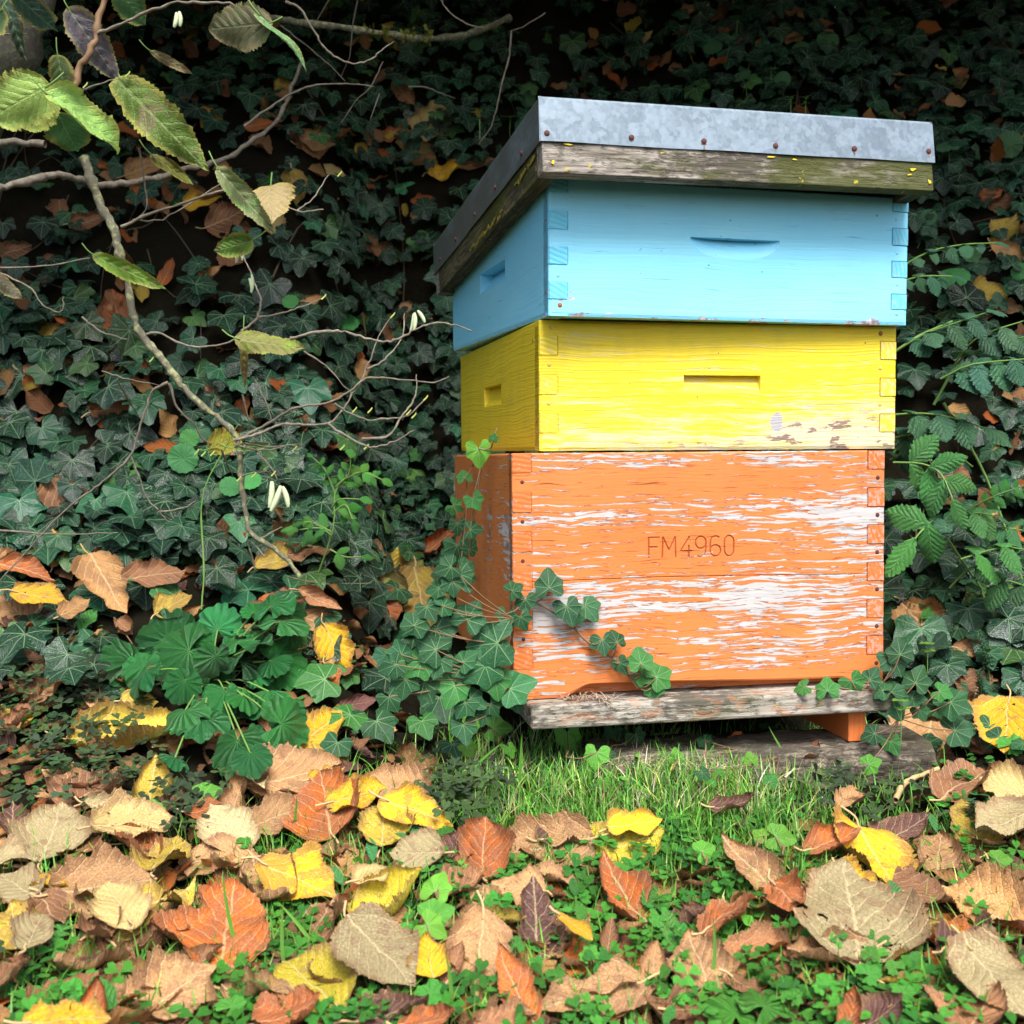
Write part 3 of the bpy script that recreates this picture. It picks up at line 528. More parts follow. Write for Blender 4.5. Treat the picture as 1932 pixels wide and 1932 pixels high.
def w_oval(w_): return lambda S: w_*np.sin(math.pi*np.clip(S, 0.01, .995))**.75
def w_lance(w_): return lambda S: w_*np.sin(math.pi*np.clip(S, .01, .995)**.8)**1.0
def w_lobed(w_): return lambda S: w_*(np.sin(math.pi*np.clip(S, 0.01, .99)**1.3)**.7)*(.62+.38*np.cos(S*38))
def r_ivy(v):
    k = [(.50, .42, .40), (.56, .34, .40), (.46, .50, .46), (.52, .40, .30), (.50, .46, .50)][v % 5]
    return lambda a: .46+k[0]*.78*np.exp(-(np.abs(a)/.46)**1.6)+k[1]*.50*np.exp(-(np.abs(np.abs(a)-1.10)/.36)**1.7)+k[2]*.34*np.exp(-((np.abs(a)-2.05)/.40)**2)-.12*np.exp(-((np.abs(a)-2.7)/.2)**2)
AM = 2.62
IVY = [polar(r_ivy(v), AM, 33, 3, 50+v, wave=.03, cone=.12 if v % 2 else .02, fold=.10, veins=(0, 1.1, -1.1), droop=.22) for v in range(5)]
for V, *_ in IVY: V /= 1.12
NAVEL = [polar(lambda a: .5*(1+.035*np.cos(a*14)), math.pi, 57, 5, 60+v, wave=.02, cone=.28-.1*v, droop=.35) for v in range(3)]
def r_geum(a): return (.50+.42*np.cos(a*.5)**1.2)*(1-.13*np.exp(-((np.abs(a)-.72)/.07)**2))*(1-.08*np.exp(-((np.abs(a)-1.7)/.08)**2))*(.96+.075*np.abs(np.sin(a*8+.4)))
GEUM = [polar(r_geum, 2.75, 81, 6, 70+v, wave=.07, cone=.14, fold=.05, veins=tuple(k*.44 for k in range(-5, 6)), droop=.45) for v in range(4)]
def r_crane(a): return .5*(.62+.42*np.abs(np.cos(a*1.28*1.2))**.6)*(1+.07*np.cos(a*12))
CRANE = [polar(r_crane, 2.7, 61, 4, 80+v, wave=.03, cone=.15, fold=.1, veins=(0, .8, -.8, 1.6, -1.6)) for v in range(3)]
def frame(tip, normal):
    y = nrm(tip); z = nrm(np.asarray(normal)-y*np.dot(normal, y)); x = np.cross(y, z); return np.stack([x, y, z], 1)
def merge(items):      # items: (shape, 3x3, origin, size, tint rgba)
    Vs, Fs, U, A, T, o = [], [], [], [], [], 0
    for (V, F, uv, a), R, p, s_, tint in items:
        Vs.append((V*s_)@R.T+p); Fs.append(F+o); U.append(uv); b = a.copy(); b[:, 2] = rng.random(); A.append(b); T.append(np.tile(tint, (len(V), 1))); o += len(V)
    return np.concatenate(Vs), np.concatenate(Fs), np.concatenate(U), np.concatenate(A), np.concatenate(T)
def merged_obj(name, items, mat, parent=None):
    V, F, U, A, T = merge(items); return link(name, mesh_np(name, V, F, U, A, T), mat, parent)
def tube_geo(pts, r0, r1, sides=6, smooth_=3, wob=0.0):
    P = np.asarray(pts, float)
    if smooth_ > 1 and len(P) > 2:
        t = np.concatenate([[0], np.cumsum(np.linalg.norm(np.diff(P, axis=0), axis=1))]); tt = np.linspace(0, t[-1], (len(P)-1)*smooth_+1)
        # Catmull-Rom
        Q = np.vstack([2*P[0]-P[1], P, 2*P[-1]-P[-2]]); out = []
        for i in range(len(P)-1):
            a, b, c, d = Q[i], Q[i+1], Q[i+2], Q[i+3]
            for k in range(smooth_): u = k/smooth_; out.append(.5*((2*b)+(-a+c)*u+(2*a-5*b+4*c-d)*u*u+(-a+3*b-3*c+d)*u**3))
        P = np.array(out+[P[-1]])
    if wob: P[1:-1] += rng.normal(0, wob, P[1:-1].shape)
    n_ = len(P); Tn = np.gradient(P, axis=0); Tn /= np.linalg.norm(Tn, axis=1)[:, None]+1e-9; up = np.array([.3, .9, .31]); V = []
    rr = np.linspace(r0, r1, n_)*(1+(rng.normal(0, .14, n_) if wob else 0))
    for i in range(n_):
        a = nrm(np.cross(Tn[i], up)); b = np.cross(Tn[i], a)
        for k in range(sides): V.append(P[i]+rr[i]*(math.cos(2*math.pi*k/sides)*a+math.sin(2*math.pi*k/sides)*b))
    F = [[i*sides+k, i*sides+(k+1) % sides, (i+1)*sides+(k+1) % sides, (i+1)*sides+k] for i in range(n_-1) for k in range(sides)]
    return np.array(V), np.array(F)
def tube(name, pts, r0, r1, mat, parent=None, sides=6, smooth_=3, wob=0.0):
    V, F = tube_geo(pts, r0, r1, sides, smooth_, wob); return link(name, mesh_np(name, V, F), mat, parent)
def screen_dir(ang, view, normal):
    """direction in the plane with this normal that is seen at image angle ang (degrees, 90 = up)"""
    a = math.radians(ang); d = math.cos(a)*XR-math.sin(a)*YD; dn = view@normal
    return d-view*((d@normal)/dn)
def pick(V, i): return V[i % len(V)]

# ------------------------------------------------------------------ ivy ground cover on the bank
def jcol(c, v=.25, hue=.12, al=0.0):
    k = math.exp(rng.normal(0, v)); return (c[0]*k*math.exp(rng.normal(0, hue)), c[1]*k, c[2]*k*math.exp(rng.normal(0, hue)), al)
items = []; N = 0
def occupied(P, r): return False
while N < 7300:
    x = rng.uniform(-2.4, 2.5); y = rng.uniform(1.42, 3.6)
    if abs(x) > .56*y+.80: continue
    z = terrain(x, y); p = pix([x, y, z+.02])
    if p[1] < -60 or p[1] > 1330: continue
    dens = 1.0 if y > 1.7 else .45
    u = rng.random()
    if p[1] < 330: dens *= .8
    if p[0] < 560 and p[1] < 560: dens *= .5
    if p[0] < 150 and p[1] < 900: dens *= .7
    cl = .5+.5*math.sin(5.3*x+1.7*y+1)*math.cos(4.1*x-6.2*y)*1.3; dens *= .25+.95*cl
    if x > .5 and p[1] > 400: dens *= .7
    if p[1] > 1040 and p[0] < 840: dens *= .30
    if u > dens*.84 or (p[1] > 1130 and abs(p[0]-400) < 190): continue
    # keep clear of the hive bodies
    if -.14 < x+.17*(y-1.3) < .52 and y < 1.93: continue
    N += 1
    nb = tnormal(x, y); tocam = nrm(EYE-[x, y, z]); nn = nrm(nb*.75+np.array([0, -.15, .55])+tocam*.25+rng.normal(0, .33, 3))
    ang = -90+rng.normal(0, 55); view = nrm(np.array([x, y, z])-EYE); tip = nrm(screen_dir(ang, view, nn)) if abs(view@nn) > .15 else np.array([0, -.3, -1.0])
    s_ = float(np.clip(.043*math.exp(rng.normal(0, .30)), .018, .064))*(1.12 if y < 2.1 else .88); lift = rng.uniform(.004, .065)
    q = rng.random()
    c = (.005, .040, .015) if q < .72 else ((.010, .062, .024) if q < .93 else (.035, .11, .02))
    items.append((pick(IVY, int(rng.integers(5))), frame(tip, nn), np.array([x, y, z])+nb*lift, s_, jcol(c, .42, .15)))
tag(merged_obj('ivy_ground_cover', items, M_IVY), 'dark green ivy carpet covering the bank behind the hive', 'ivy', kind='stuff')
# tangle of bare ivy stems and roots in the bank
Vs, Fs, o = [], [], 0
for i in range(150):
    x, y = rng.uniform(-1.5, 1.6), rng.uniform(1.65, 3.3); a = rng.uniform(0, 6.28); P = []; 
    for k in range(5):
        x += .07*math.cos(a); y += .05*math.sin(a); a += rng.normal(0, .5); P.append([x, y, terrain(x, y)+rng.uniform(.0, .05)])
    V, F = tube_geo(P, rng.uniform(.0012, .0028), .0008, 4, 3); Vs.append(V); Fs.append(F+o); o += len(V)
tag(link('ivy_stems_undergrowth', mesh_np('ivy_stems', np.concatenate(Vs), np.concatenate(Fs)), mat_plain('bare_stem', (.10, .075, .045), .8)), 'tangle of thin bare stems running through the ivy bank', 'undergrowth', kind='stuff')

# ------------------------------------------------------------------ fallen leaves
COL = {'T': ((.44, .245, .105), 'tan'), 'C': ((.58, .43, .165), 'cream'), 'P': ((.38, .31, .155), 'pale grey-green'), 'B': ((.29, .135, .06), 'brown'), 'D': ((.11, .05, .04), 'dark plum-brown'),
       'Y': ((.74, .43, .015), 'bright yellow'), 'O': ((.48, .13, .025), 'orange-red'), 'V': ((.46, .33, .04), 'olive-yellow'), 'G': ((.22, .24, .05), 'greenish')}
REG = {6: (0, 1447.2, .3405), 7: (592, 1447.2, .3405), 8: (1249.8, 1447.2, .3531), 9: (1282.7, 1052.5, .336), 2: (0, 559.1, .3405), 5: (0, 1118.3, .3405), 4: (460.5, 526.2, .3406), 3: (460.5, 0, .3405), 1: (0, 0, .3405), 0: (0, 0, 1)}
HERO = [l.split() for l in '''
6 290 340 330 .85 70 P .15 v
6 600 650 540 .62 8 T .12 f
6 650 740 270 .85 120 C .06 f
6 1190 510 390 .85 185 T .2 w
6 920 480 290 .8 50 V .3 w
6 740 400 270 .6 160 O .5 c
6 1660 620 430 .62 -25 Y .5 f
6 1500 640 430 .6 -60 T .1 c
6 1250 850 440 .95 80 O .3 f
6 1710 1180 380 .95 140 y .15 f
6 500 1060 560 .5 215 T .15 c
6 980 1230 520 .75 35 T .35 v
6 890 750 480 .35 32 V .5 w
6 900 900 340 .5 20 B .3 c
6 90 650 230 .8 150 P .1 v
6 240 650 260 .5 0 Y .2 w
6 70 870 300 .8 95 V .5 w
6 190 900 220 .8 60 P .2 h
6 1750 880 430 .7 60 B .1 w
6 380 1400 460 .4 5 Y .4 f
6 1610 1350 380 .6 10 O .6 c
6 1440 1230 400 .4 -15 T .2 c
6 620 210 300 .32 -15 P .1 c
6 840 110 330 .6 80 V .12 c
6 760 300 430 .5 5 C .25 h
6 570 100 260 .7 45 B .3 w
6 1240 320 290 .8 120 P .1 h
6 1540 270 370 .5 20 T .1 v
6 1300 180 240 .6 60 T .2 c
6 70 280 230 .7 90 D .3 c
6 380 140 280 .6 100 B .2 w
6 60 500 280 .35 5 P .05 w
6 290 800 270 .6 -60 B .2 c
6 970 180 220 .5 30 D .2 c
6 1800 190 380 .8 100 O .4 h
6 1600 90 280 .8 -40 T .1 v
6 1130 230 200 .5 0 O .3 c
6 560 860 260 .6 40 B .2 w
6 1060 1080 380 .35 10 B .3 c
6 60 1130 240 .6 30 B .2 w
6 500 1350 300 .6 70 O .5 c
7 440 100 330 .85 165 T .12 f
7 250 150 320 .5 15 Y .3 h
7 580 250 390 .5 -20 Y .3 f
7 390 310 270 .8 85 V .2 f
7 560 470 280 .8 178 P .15 h
7 370 580 270 .6 20 C .15 w
7 420 700 450 .55 22 y .2 c
7 760 490 240 .8 60 D .3 c
7 940 440 270 .9 80 O .4 c
7 1270 440 480 .7 190 T .25 v
7 1730 430 440 .75 20 y .3 s
7 1790 310 280 .5 10 Y .1 f
7 1700 650 350 .5 135 O .3 c
7 1120 660 270 .6 170 T .1 w
7 1320 620 340 .35 5 T .2 w
7 1240 880 430 .5 100 D .2 c
7 380 1030 470 .9 -45 P .2 H
7 640 1050 230 .8 100 Y .1 f
7 920 1040 460 .7 -95 T .12 v
7 1110 1190 370 .5 120 O .3 c
7 1060 840 240 .45 -10 V .1 c
7 1450 880 230 .35 -35 Y .05 f
7 1530 1270 570 .5 195 T .25 v
7 1640 930 160 .6 80 B .2 c
7 1380 950 180 .6 40 B .2 c
7 420 1350 420 .35 5 D .3 c
7 640 1400 320 .35 0 O .4 c
7 1080 1400 320 .5 20 B .2 w
7 1880 1100 220 .5 80 T .1 c
7 150 1190 320 .4 -20 T .3 w
7 1400 370 280 .6 10 D .2 w
7 780 1080 200 .6 60 B .2 c
7 600 900 220 .7 60 B .2 w
7 820 640 260 .6 20 B .2 w
8 1150 480 400 .7 -60 Y .22 f
8 1020 740 520 .85 100 P .12 H
8 490 540 410 .4 145 T .15 c
8 1300 900 380 .4 5 V .2 c
8 880 980 450 .42 195 T .35 c
8 550 1030 430 .72 5 b .1 v
8 200 1050 370 .85 110 T .35 v
8 370 760 310 .6 35 O .5 w
8 140 800 240 .6 20 D .3 c
8 670 690 280 .6 -50 O .5 c
8 1720 740 540 .66 150 t .2 v
8 1400 680 320 .5 -15 B .2 v
8 1270 340 340 .45 10 D .3 c
8 1480 450 230 .8 85 T .3 w
8 1620 70 300 .72 30 B .3 w
8 1850 110 330 .8 160 C .1 f
8 1660 300 270 .7 110 V .2 h
8 1840 280 340 .75 200 P .1 v
8 1800 1150 530 .68 -50 P .12 f
8 920 380 280 .6 10 O .4 c
8 1060 590 240 .45 -30 Y .3 w
8 1690 1290 340 .7 60 B .2 w
8 1180 1310 260 .6 20 D .2 c
8 1010 1300 220 .6 70 O .4 c
8 450 1170 240 .5 -40 B .1 c
8 170 1290 250 .6 0 B .2 w
8 1010 160 160 .8 30 T .2 w
8 380 190 240 .35 0 D .2 c
8 720 800 300 .35 -20 B .2 c
8 1620 900 260 .6 30 D .2 w
8 1280 540 260 .4 -10 B .2 c
9 1400 410 360 .7 -45 t .2 v
9 1500 620 330 .45 -40 B .2 c
9 1390 1020 380 .75 -100 T .15 v
9 1830 940 300 .9 -95 Y .12 h
9 1700 540 320 .45 -20 T .3 c
9 1740 310 300 .6 0 B .3 w
9 730 1085 130 .6 20 O .3 c
9 320 1035 130 .8 60 O .3 c
9 560 560 1 .1 0 B 0 w
2 80 1470 280 .5 10 t .2 w
2 600 1600 350 .6 -60 t .2 v
2 230 1660 290 .5 -10 Y .3 h
2 90 1740 260 .8 140 T .2 v
2 370 1160 300 .7 -60 B .2 v
2 290 1380 190 .7 90 V .3 w
2 380 250 210 .8 20 V .2 f
2 395 365 150 .7 60 t .2 f
2 640 70 220 .9 100 O .5 f
2 1560 990 300 .5 0 B .2 w
2 220 430 220 .5 -20 B .3 c
2 640 330 200 .35 50 B .1 c
2 640 610 260 .5 10 B .3 c
2 1340 610 130 .8 60 O .4 c
2 1560 1450 260 .5 20 V .4 w
2 970 1700 210 .7 30 V .5 f
2 1060 1750 160 .4 20 t .1 c
2 870 1540 320 .5 10 B .3 w
2 160 1520 300 .4 -15 O .3 w
2 420 1720 180 .6 30 t .3 w
2 1250 760 160 .5 20 V .2 w
2 1810 810 160 .5 -10 O .3 w
2 1180 560 160 .4 -60 B .2 c
5 720 760 640 .42 4 V .15 r
5 780 600 190 .6 0 V .4 f
5 1780 740 290 .7 40 Y .3 h
5 1860 340 310 .7 -70 Y .25 f
5 1650 1000 490 .55 10 T .12 v
5 1420 1010 320 .45 -70 P .1 c
5 1790 170 230 .5 -30 T .1 c
5 150 540 240 .4 -50 B .3 c
5 330 440 280 .35 -15 B .1 c
5 280 530 220 .35 15 T .2 c
5 520 600 220 .35 -70 T .2 c
5 1150 330 150 .8 -50 V .1 f
5 1330 380 190 .5 10 Y .4 w
5 560 1060 320 .6 30 B .5 w
5 1820 1000 190 .4 20 Y .2 w
5 180 370 260 .3 5 B .3 w
5 90 690 180 .5 20 B .3 c
5 1620 90 200 .5 30 B .3 c
4 740 1740 300 .6 185 G .35 f
4 985 1770 310 .9 -75 V .5 f
4 1065 1460 230 .6 30 O .4 c
4 820 1590 190 .8 80 V .2 c
4 940 1630 180 .8 60 G .3 f
4 670 1490 250 .4 -40 T .1 c
4 370 1510 220 .4 10 B .2 w
4 430 1780 250 .45 -30 B .2 c
4 790 1830 240 .5 -60 O .4 w
4 810 250 150 .7 60 C .1 f
4 960 200 190 .7 -20 T .2 w
4 460 900 180 .6 -20 O .4 w
4 380 110 110 .4 10 t .1 c
3 1050 660 240 .9 60 C .1 f
3 970 830 250 .5 -35 C .1 h
3 420 780 210 .6 5 t .1 f
3 540 730 170 .4 -10 Y .2 w
3 840 740 150 .5 10 O .3 w
3 1310 660 150 .5 -60 Y .2 c
3 1130 940 190 .5 10 Y .3 w
3 890 520 160 .6 -50 B .3 w
3 780 410 130 .5 30 B .3 c
3 1300 900 220 .3 10 B .3 c
3 500 950 130 .5 -20 C .1 f
3 230 470 160 .6 60 V .3 w
3 90 690 160 .4 10 O .3 f
1 1150 650 150 .8 150 Y .3 f
1 1640 700 1 .1 0 B 0 w
1 820 920 240 .5 20 t .2 v
1 1630 1040 180 .8 -80 V .4 w
1 1760 780 200 .5 -10 T .2 f
1 1130 1110 200 .5 10 Y .2 w
1 780 1070 170 .5 20 O .2 c
1 1500 1150 250 .6 90 C .1 f
1 1160 1520 150 .6 30 t .3 c
1 930 1500 160 .5 60 O .3 c
1 1730 1660 110 .4 10 t .1 c
1 1160 1600 150 .6 -60 O .4 c
1 500 1220 200 .5 10 B .3 c
1 1270 1200 260 .6 20 B .3 c
1 800 730 180 .5 20 B .2 w
1 100 1380 200 .5 10 B .3 c
0 1862 558 76 .85 0 V .12 f
0 1905 478 66 .5 -30 t .2 w
0 1905 580 60 .6 -20 T .2 w
0 1872 366 46 .6 20 O .3 w
0 1900 430 70 .7 60 V .4 w
0 1208 80 60 .5 40 C .2 c
0 1245 235 50 .4 30 B .3 c
0 1728 75 62 .3 10 T .2 c
0 1886 178 50 .5 10 T .2 c
0 1860 360 50 .6 10 B .2 w
0 1300 20 50 .4 10 t .2 w
0 1436 90 40 .6 80 V .3 w
0 1815 780 50 .6 -30 t .1 w
0 1790 1180 60 .6 40 B .2 w
0 1700 1395 50 .5 60 B .3 w
0 1490 1690 70 .5 60 B .3 c
0 60 1330 70 .4 20 B .2 c
'''.strip().splitlines()]
FORM = {'f': ('flat', dict(wave=.042, edge_curl=.40)), 'v': ('ribbed', dict(wave=.04, edge_curl=.5, quilt=.022, cupx=-.5)), 'w': ('crumpled', dict(wave=.06, edge_curl=.5, quilt=.015, twist=.35, holes=1)),
        'c': ('curled', dict(wave=.05, edge_curl=.7, quilt=.02, bendy=.7, cupx=1.6)), 'h': ('holed', dict(wave=.03, edge_curl=.4, holes=6)), 'H': ('holed and veined', dict(wave=.03, edge_curl=.3, holes=14, quilt=.03)),
        's': ('spotted', dict(wave=.02, edge_curl=.3, cupx=-1.0)), 'r': ('rolled-edged', dict(wave=.02, edge_curl=.9, bendy=.3))}
COL['y'] = ((.56, .45, .03), 'yellow-green'); COL['t'] = ((.52, .28, .10), 'orange-tan'); COL['b'] = ((.38, .17, .07), 'rust-brown')
LAND = [('the old plank', 1480, 1450), ('the landing board', 1330, 1345), ('the orange runner', 1623, 1400), ('the veined green rosette', 400, 1230), ('the orange box front', 1330, 1240), ('the metal roof', 1400, 240), ('the blue box', 1370, 470), ('the yellow box', 1340, 735),
        ('the roof corner at left', 830, 520), ('the big lime hazel leaf', 180, 230), ('the white catkins', 520, 935), ('the crooked grey branch', 300, 670), ('the serrated shrub', 1790, 760), ('the round pennywort pair', 350, 850), ('the big ochre rolled leaf', 245, 1375),
        ('the red-orange upright leaf', 425, 1737), ('the spotted yellow-green leaf', 1180, 1594), ('the biggest pale leaf', 1610, 1708), ('the lacy holed pale leaf', 721, 1798), ('the yellow leaf by the shoots', 1897, 1368), ('the grass tuft', 1000, 1470), ('the cranesbill mat', 1650, 1860),
        ('the young elder sprig', 600, 1000), ('the mossy top branch', 780, 60), ('the bottom edge leaf pair', 350, 1900)]
used_labels = set(); LEAVES = []
def leaf_label(x, y, cname, form, size):
    lm = sorted(LAND, key=lambda l: (l[1]-x)**2+(l[2]-y)**2)
    sz = 'large' if size > 130 else ('small' if size < 62 else 'medium')
    for k in range(6):
        n_, lx, ly = lm[k]; dx, dy = x-lx, y-ly; d = math.hypot(dx, dy)
        if d < 45: rel = 'right beside'
        elif abs(dx) > 2.2*abs(dy): rel = 'right of' if dx > 0 else 'left of'
        elif abs(dy) > 2.2*abs(dx): rel = 'below' if dy > 0 else 'above'
        else: rel = ('below ' if dy > 0 else 'above ')+('and right of' if dx > 0 else 'and left of')
        far = 'close ' if d < 110 else ('' if d < 230 else 'well ')
        for extra in ('', 'second ', 'third ', 'fourth '):
            s_ = f'{extra}{sz} {form} {cname} leaf {far}{rel} {n_}' if rel != 'right beside' else f'{extra}{sz} {form} {cname} fallen leaf beside {n_}'
            if len(s_.split()) > 13: s_ = s_.replace(form+' ', '', 1)
            if s_ not in used_labels: used_labels.add(s_); return s_
    return s_
def dry_leaf(px, py, L, ratio, ang, ck, patch, fk, lift, tilt, seed, group=None, stalk=True):
    pos, d = ground_hit(px, py, lift); view = nrm(pos-EYE); g = tnormal(pos[0], pos[1]); nn = nrm(g*(1-tilt)-view*tilt+rng.normal(0, .09, 3))
    if nn@(-view) < .28: nn = nrm(nn-view*.35)
    v = screen_dir(ang, view, nn); ln = np.linalg.norm(v); L *= 1.03; true = min(L/FPX*d*ln, L/FPX*d*1.45); tip = v/ln
    c, cname = COL[ck]; fname, kw = FORM[fk]; kw = dict(kw); k = math.exp(rng.normal(0, .16))
    if fk in 'cw' and rng.random() < .5 and 'cupx' in kw: kw['cupx'] *= -1
    # undo the narrowing of the tilted plane
    side = np.cross(nn, tip); ps = abs(np.linalg.norm(side-view*(side@view))); ratio2 = min(1.05, 1.18*ratio/max(.45, ps)*ln**-.2)
    wf = (w_oval if ck == 'Y' and ratio < .4 else w_hazel)(.5*ratio2)
    V, F, uv, A = pinnate(wf, 46 if L > 60 else 22, 21 if L > 60 else 11, serr=.05, teeth=21, base=.10, seed=seed, irr=.14, crease={'f': .018, 'v': .022, 'w': .032, 'c': .030}.get(fk, .022), **kw)
    ctr = V.mean(0); V = (V-ctr)*true; base = -ctr*true
    root = bpy.data.objects.new('fallen_leaf', mesh_np('fallen_leaf', V, F, uv, A)); C.objects.link(root); root.data.materials.append(M_DRY)
    R = frame(tip, nn); root.matrix_world = Matrix.Translation(pos)@Matrix(R.tolist()).to_4x4(); root.color = (*[min(.9, q*k) for q in c], patch)
    tag(root, leaf_label(px, py, cname, fname, L), 'fallen leaf', group or 'dead leaves fallen on the ground and in the ivy'); LEAVES.append((px, py, L))
    if stalk and L > 60:
        P = [base+[0, .06*true, .001], base+[0, -.02*true, .001], base+np.array([rng.uniform(-.05, .05), -.14, .03])*true, base+np.array([rng.uniform(-.12, .12), -.26, .05])*true]
        V, F = tube_geo(P, .0009, .0012, 5, 3); link('stalk', mesh_np('stalk', V, F), M_STALK_T, root)
    return root
for i, h in enumerate(HERO):
    r_, u, v, L, ra, an, ck, pa, fk = int(h[0]), *[float(q) for q in h[1:6]], h[6], float(h[7])+(.20 if h[6] in 'TPBtO' else .10), h[8]; ox, oy, sc = REG[r_]
    if L < 10: continue
    px, py = ox+u*sc, oy+v*sc; front = py > 1250; 
    order = .020+.012*((i*7) % 5)/5+(.010 if ck in 'YOPC' and front else 0)
    dry_leaf(px, py, L*sc, ra, an, ck, pa, fk, order+(.035 if not front and py < 1150 else 0), (.16 if fk in 'wc' else .32) if front else .5, 1000+i)
n_hero = len(LEAVES)
def litter_prob(x, y):
    x = min(max(x, 0), 1932)
    if y > 1640: return 1.0 if x < 900 or x > 1250 else .8
    if y > 1570: return .9 if x < 900 or x > 1400 else .4
    if y > 1400: return .8 if x < 780 else (.5 if x > 1680 else .02)
    if y > 1180: return .8 if x < 850 else (.6 if x > 1690 else 0)
    if y > 1040: return .9 if x < 850 else (.4 if x > 1690 else 0)
    return .2
tries = 0
while len(LEAVES) < 292 and tries < 6000:
    tries += 1; px, py = rng.uniform(-20, 1950), rng.uniform(20, 1945)
    if rng.random() > litter_prob(px, py): continue
    if 800 < px < 1790 and py < 1440: continue
    if min((px-a)**2+(py-b)**2-(c*.30)**2 for a, b, c in LEAVES) < 0: continue
    ck = rng.choice(list('BBBTTtOVtb')) if py > 1200 else rng.choice(list('BBOtTV')); L = rng.uniform(62, 112) if py > 1440 else rng.uniform(55, 95) if py > 1300 else rng.uniform(32, 62)
    dry_leaf(px, py, L, rng.uniform(.45, .8), rng.uniform(0, 360), ck, rng.uniform(.1, .4), rng.choice(list('wwccvh')), .012 if py > 1200 else .03, .18, 3000+tries)
# the layer of small broken leaves beneath
LIT = [pinnate(w_hazel(rng.uniform(.28, .46)), 16, 9, serr=.06, teeth=9, wave=.05, irr=.15, crease=.03, edge_curl=rng.uniform(.1, .6), cupx=rng.uniform(-1.6, 1.6), bendy=rng.uniform(-1, 1), seed=400+k, quilt=.03) for k in range(10)]
items = []; 
while len(items) < 2450:
    px, py = rng.uniform(-800, 2700), 300+1700*rng.random()**.6
    if rng.random() > litter_prob(px, py)+.03 or (850 < px < 1700 and py < 1390): continue
    pos, d = ground_hit(px, py, 0.0)
    if -.12 < pos[0]+.17*(pos[1]-1.3) < .50 and 1.22 < pos[1] < 1.9: continue
    g = tnormal(pos[0], pos[1]); nn = nrm(g+rng.normal(0, .35, 3)); a = rng.uniform(0, 6.28); tip = np.array([math.cos(a), math.sin(a), .05])
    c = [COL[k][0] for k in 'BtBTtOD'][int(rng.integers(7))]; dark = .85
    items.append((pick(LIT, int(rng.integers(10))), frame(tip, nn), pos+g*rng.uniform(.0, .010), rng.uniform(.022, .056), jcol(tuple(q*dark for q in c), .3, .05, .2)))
k_ = 0
while k_ < 480:
    px, py = rng.uniform(-600, 2500), rng.uniform(-20, 1080)
    if (800 < px < 1790 and py > 300) or math.sin(px/130+1)*math.cos(py/110+px/400) < -.1: continue
    pos, d = ground_hit(px, py, 0.0); k_ += 1; g = tnormal(pos[0], pos[1]); nn = nrm(g*.5+[0, -.6, .5]+rng.normal(0, .4, 3)); a = rng.uniform(0, 6.28)
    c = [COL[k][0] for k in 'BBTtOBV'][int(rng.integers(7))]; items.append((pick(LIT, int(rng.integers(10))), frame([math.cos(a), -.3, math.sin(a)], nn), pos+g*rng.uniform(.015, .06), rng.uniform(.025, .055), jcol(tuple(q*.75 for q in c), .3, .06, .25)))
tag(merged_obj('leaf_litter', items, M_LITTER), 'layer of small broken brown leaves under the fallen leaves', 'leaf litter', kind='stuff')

# ------------------------------------------------------------------ single green plants
def geo(name, shape, mat, parent, pos, R, size, color=None, patch=0.0):
    V, F, uv, A = shape; o = link(name, mesh_np(name, (V*size)@R.T+pos, F, uv, A), mat, parent)
    if color is not None: o.color = (*color, patch)
    return o
def vleaf(px, py, d, ang, tilt_up=.3, face=.75, jit=.15):
    """position and orientation of a leaf whose base is seen at px,py with distance d and whose tip points to image angle ang"""
    pos = at(px, py, d); view = nrm(pos-EYE); nn = nrm(-view*face+np.array([0, 0, tilt_up])+rng.normal(0, jit, 3)); v = screen_dir(ang, view, nn)
    return pos, frame(v, nn), np.linalg.norm(v)
PV = {}
def shp(kind, k):
    key = (kind, k)
    if key not in PV:
        if kind == 'hazel': PV[key] = pinnate(w_hazel([.38, .42, .46, .34][k % 4]), 44, 15, serr=.06, teeth=26, base=.09, wave=.03, quilt=.03, cupx=[-.9, .6, -1.4, .8][k % 4], bendy=[-.5, -.3, -.8, .3][k % 4], seed=500+k, holes=0 if k < 3 else 2)
        if kind == 'leaflet': PV[key] = pinnate(w_oval([.26, .30, .23][k % 3]), 26, 9, serr=.17, teeth=9, base=.03, wave=.02, quilt=.035, cupx=-1.2, bendy=-.7, seed=600+k)
        if kind == 'small': PV[key] = pinnate(w_oval([.28, .34][k % 2]), 10, 5, wave=.02, cupx=1.0, bendy=-.4, seed=700+k)
        if kind == 'dandelion': PV[key] = pinnate([w_lobed(.17), w_lance(.16), w_lance(.22)][k % 3], 48, 9, serr=.12 if k == 2 else .03, teeth=20, wave=.02, fold=.18, bendy=-.6, seed=800+k)
        if kind == 'trefoil':
            V0, F0, u0, a0 = pinnate(lambda S: .44*np.sin(math.pi*np.clip(S, .01, 1)**1.5*.86)**.9, 8, 7, wave=.0, fold=.18, notch=.20, seed=k); Vs, Fs = [], []
            for j in range(3):
                a = j*2.094+.2*k; Rz = np.array([[math.cos(a), -math.sin(a), 0], [math.sin(a), math.cos(a), 0], [0, 0, 1]]); Vs.append((V0*np.array([1, 1, 1])+[0, .03, 0])@Rz.T); Fs.append(F0+j*len(V0))
            PV[key] = (np.concatenate(Vs), np.concatenate(Fs), np.tile(u0, (3, 1)), np.tile(a0, (3, 1)))
    return PV[key]
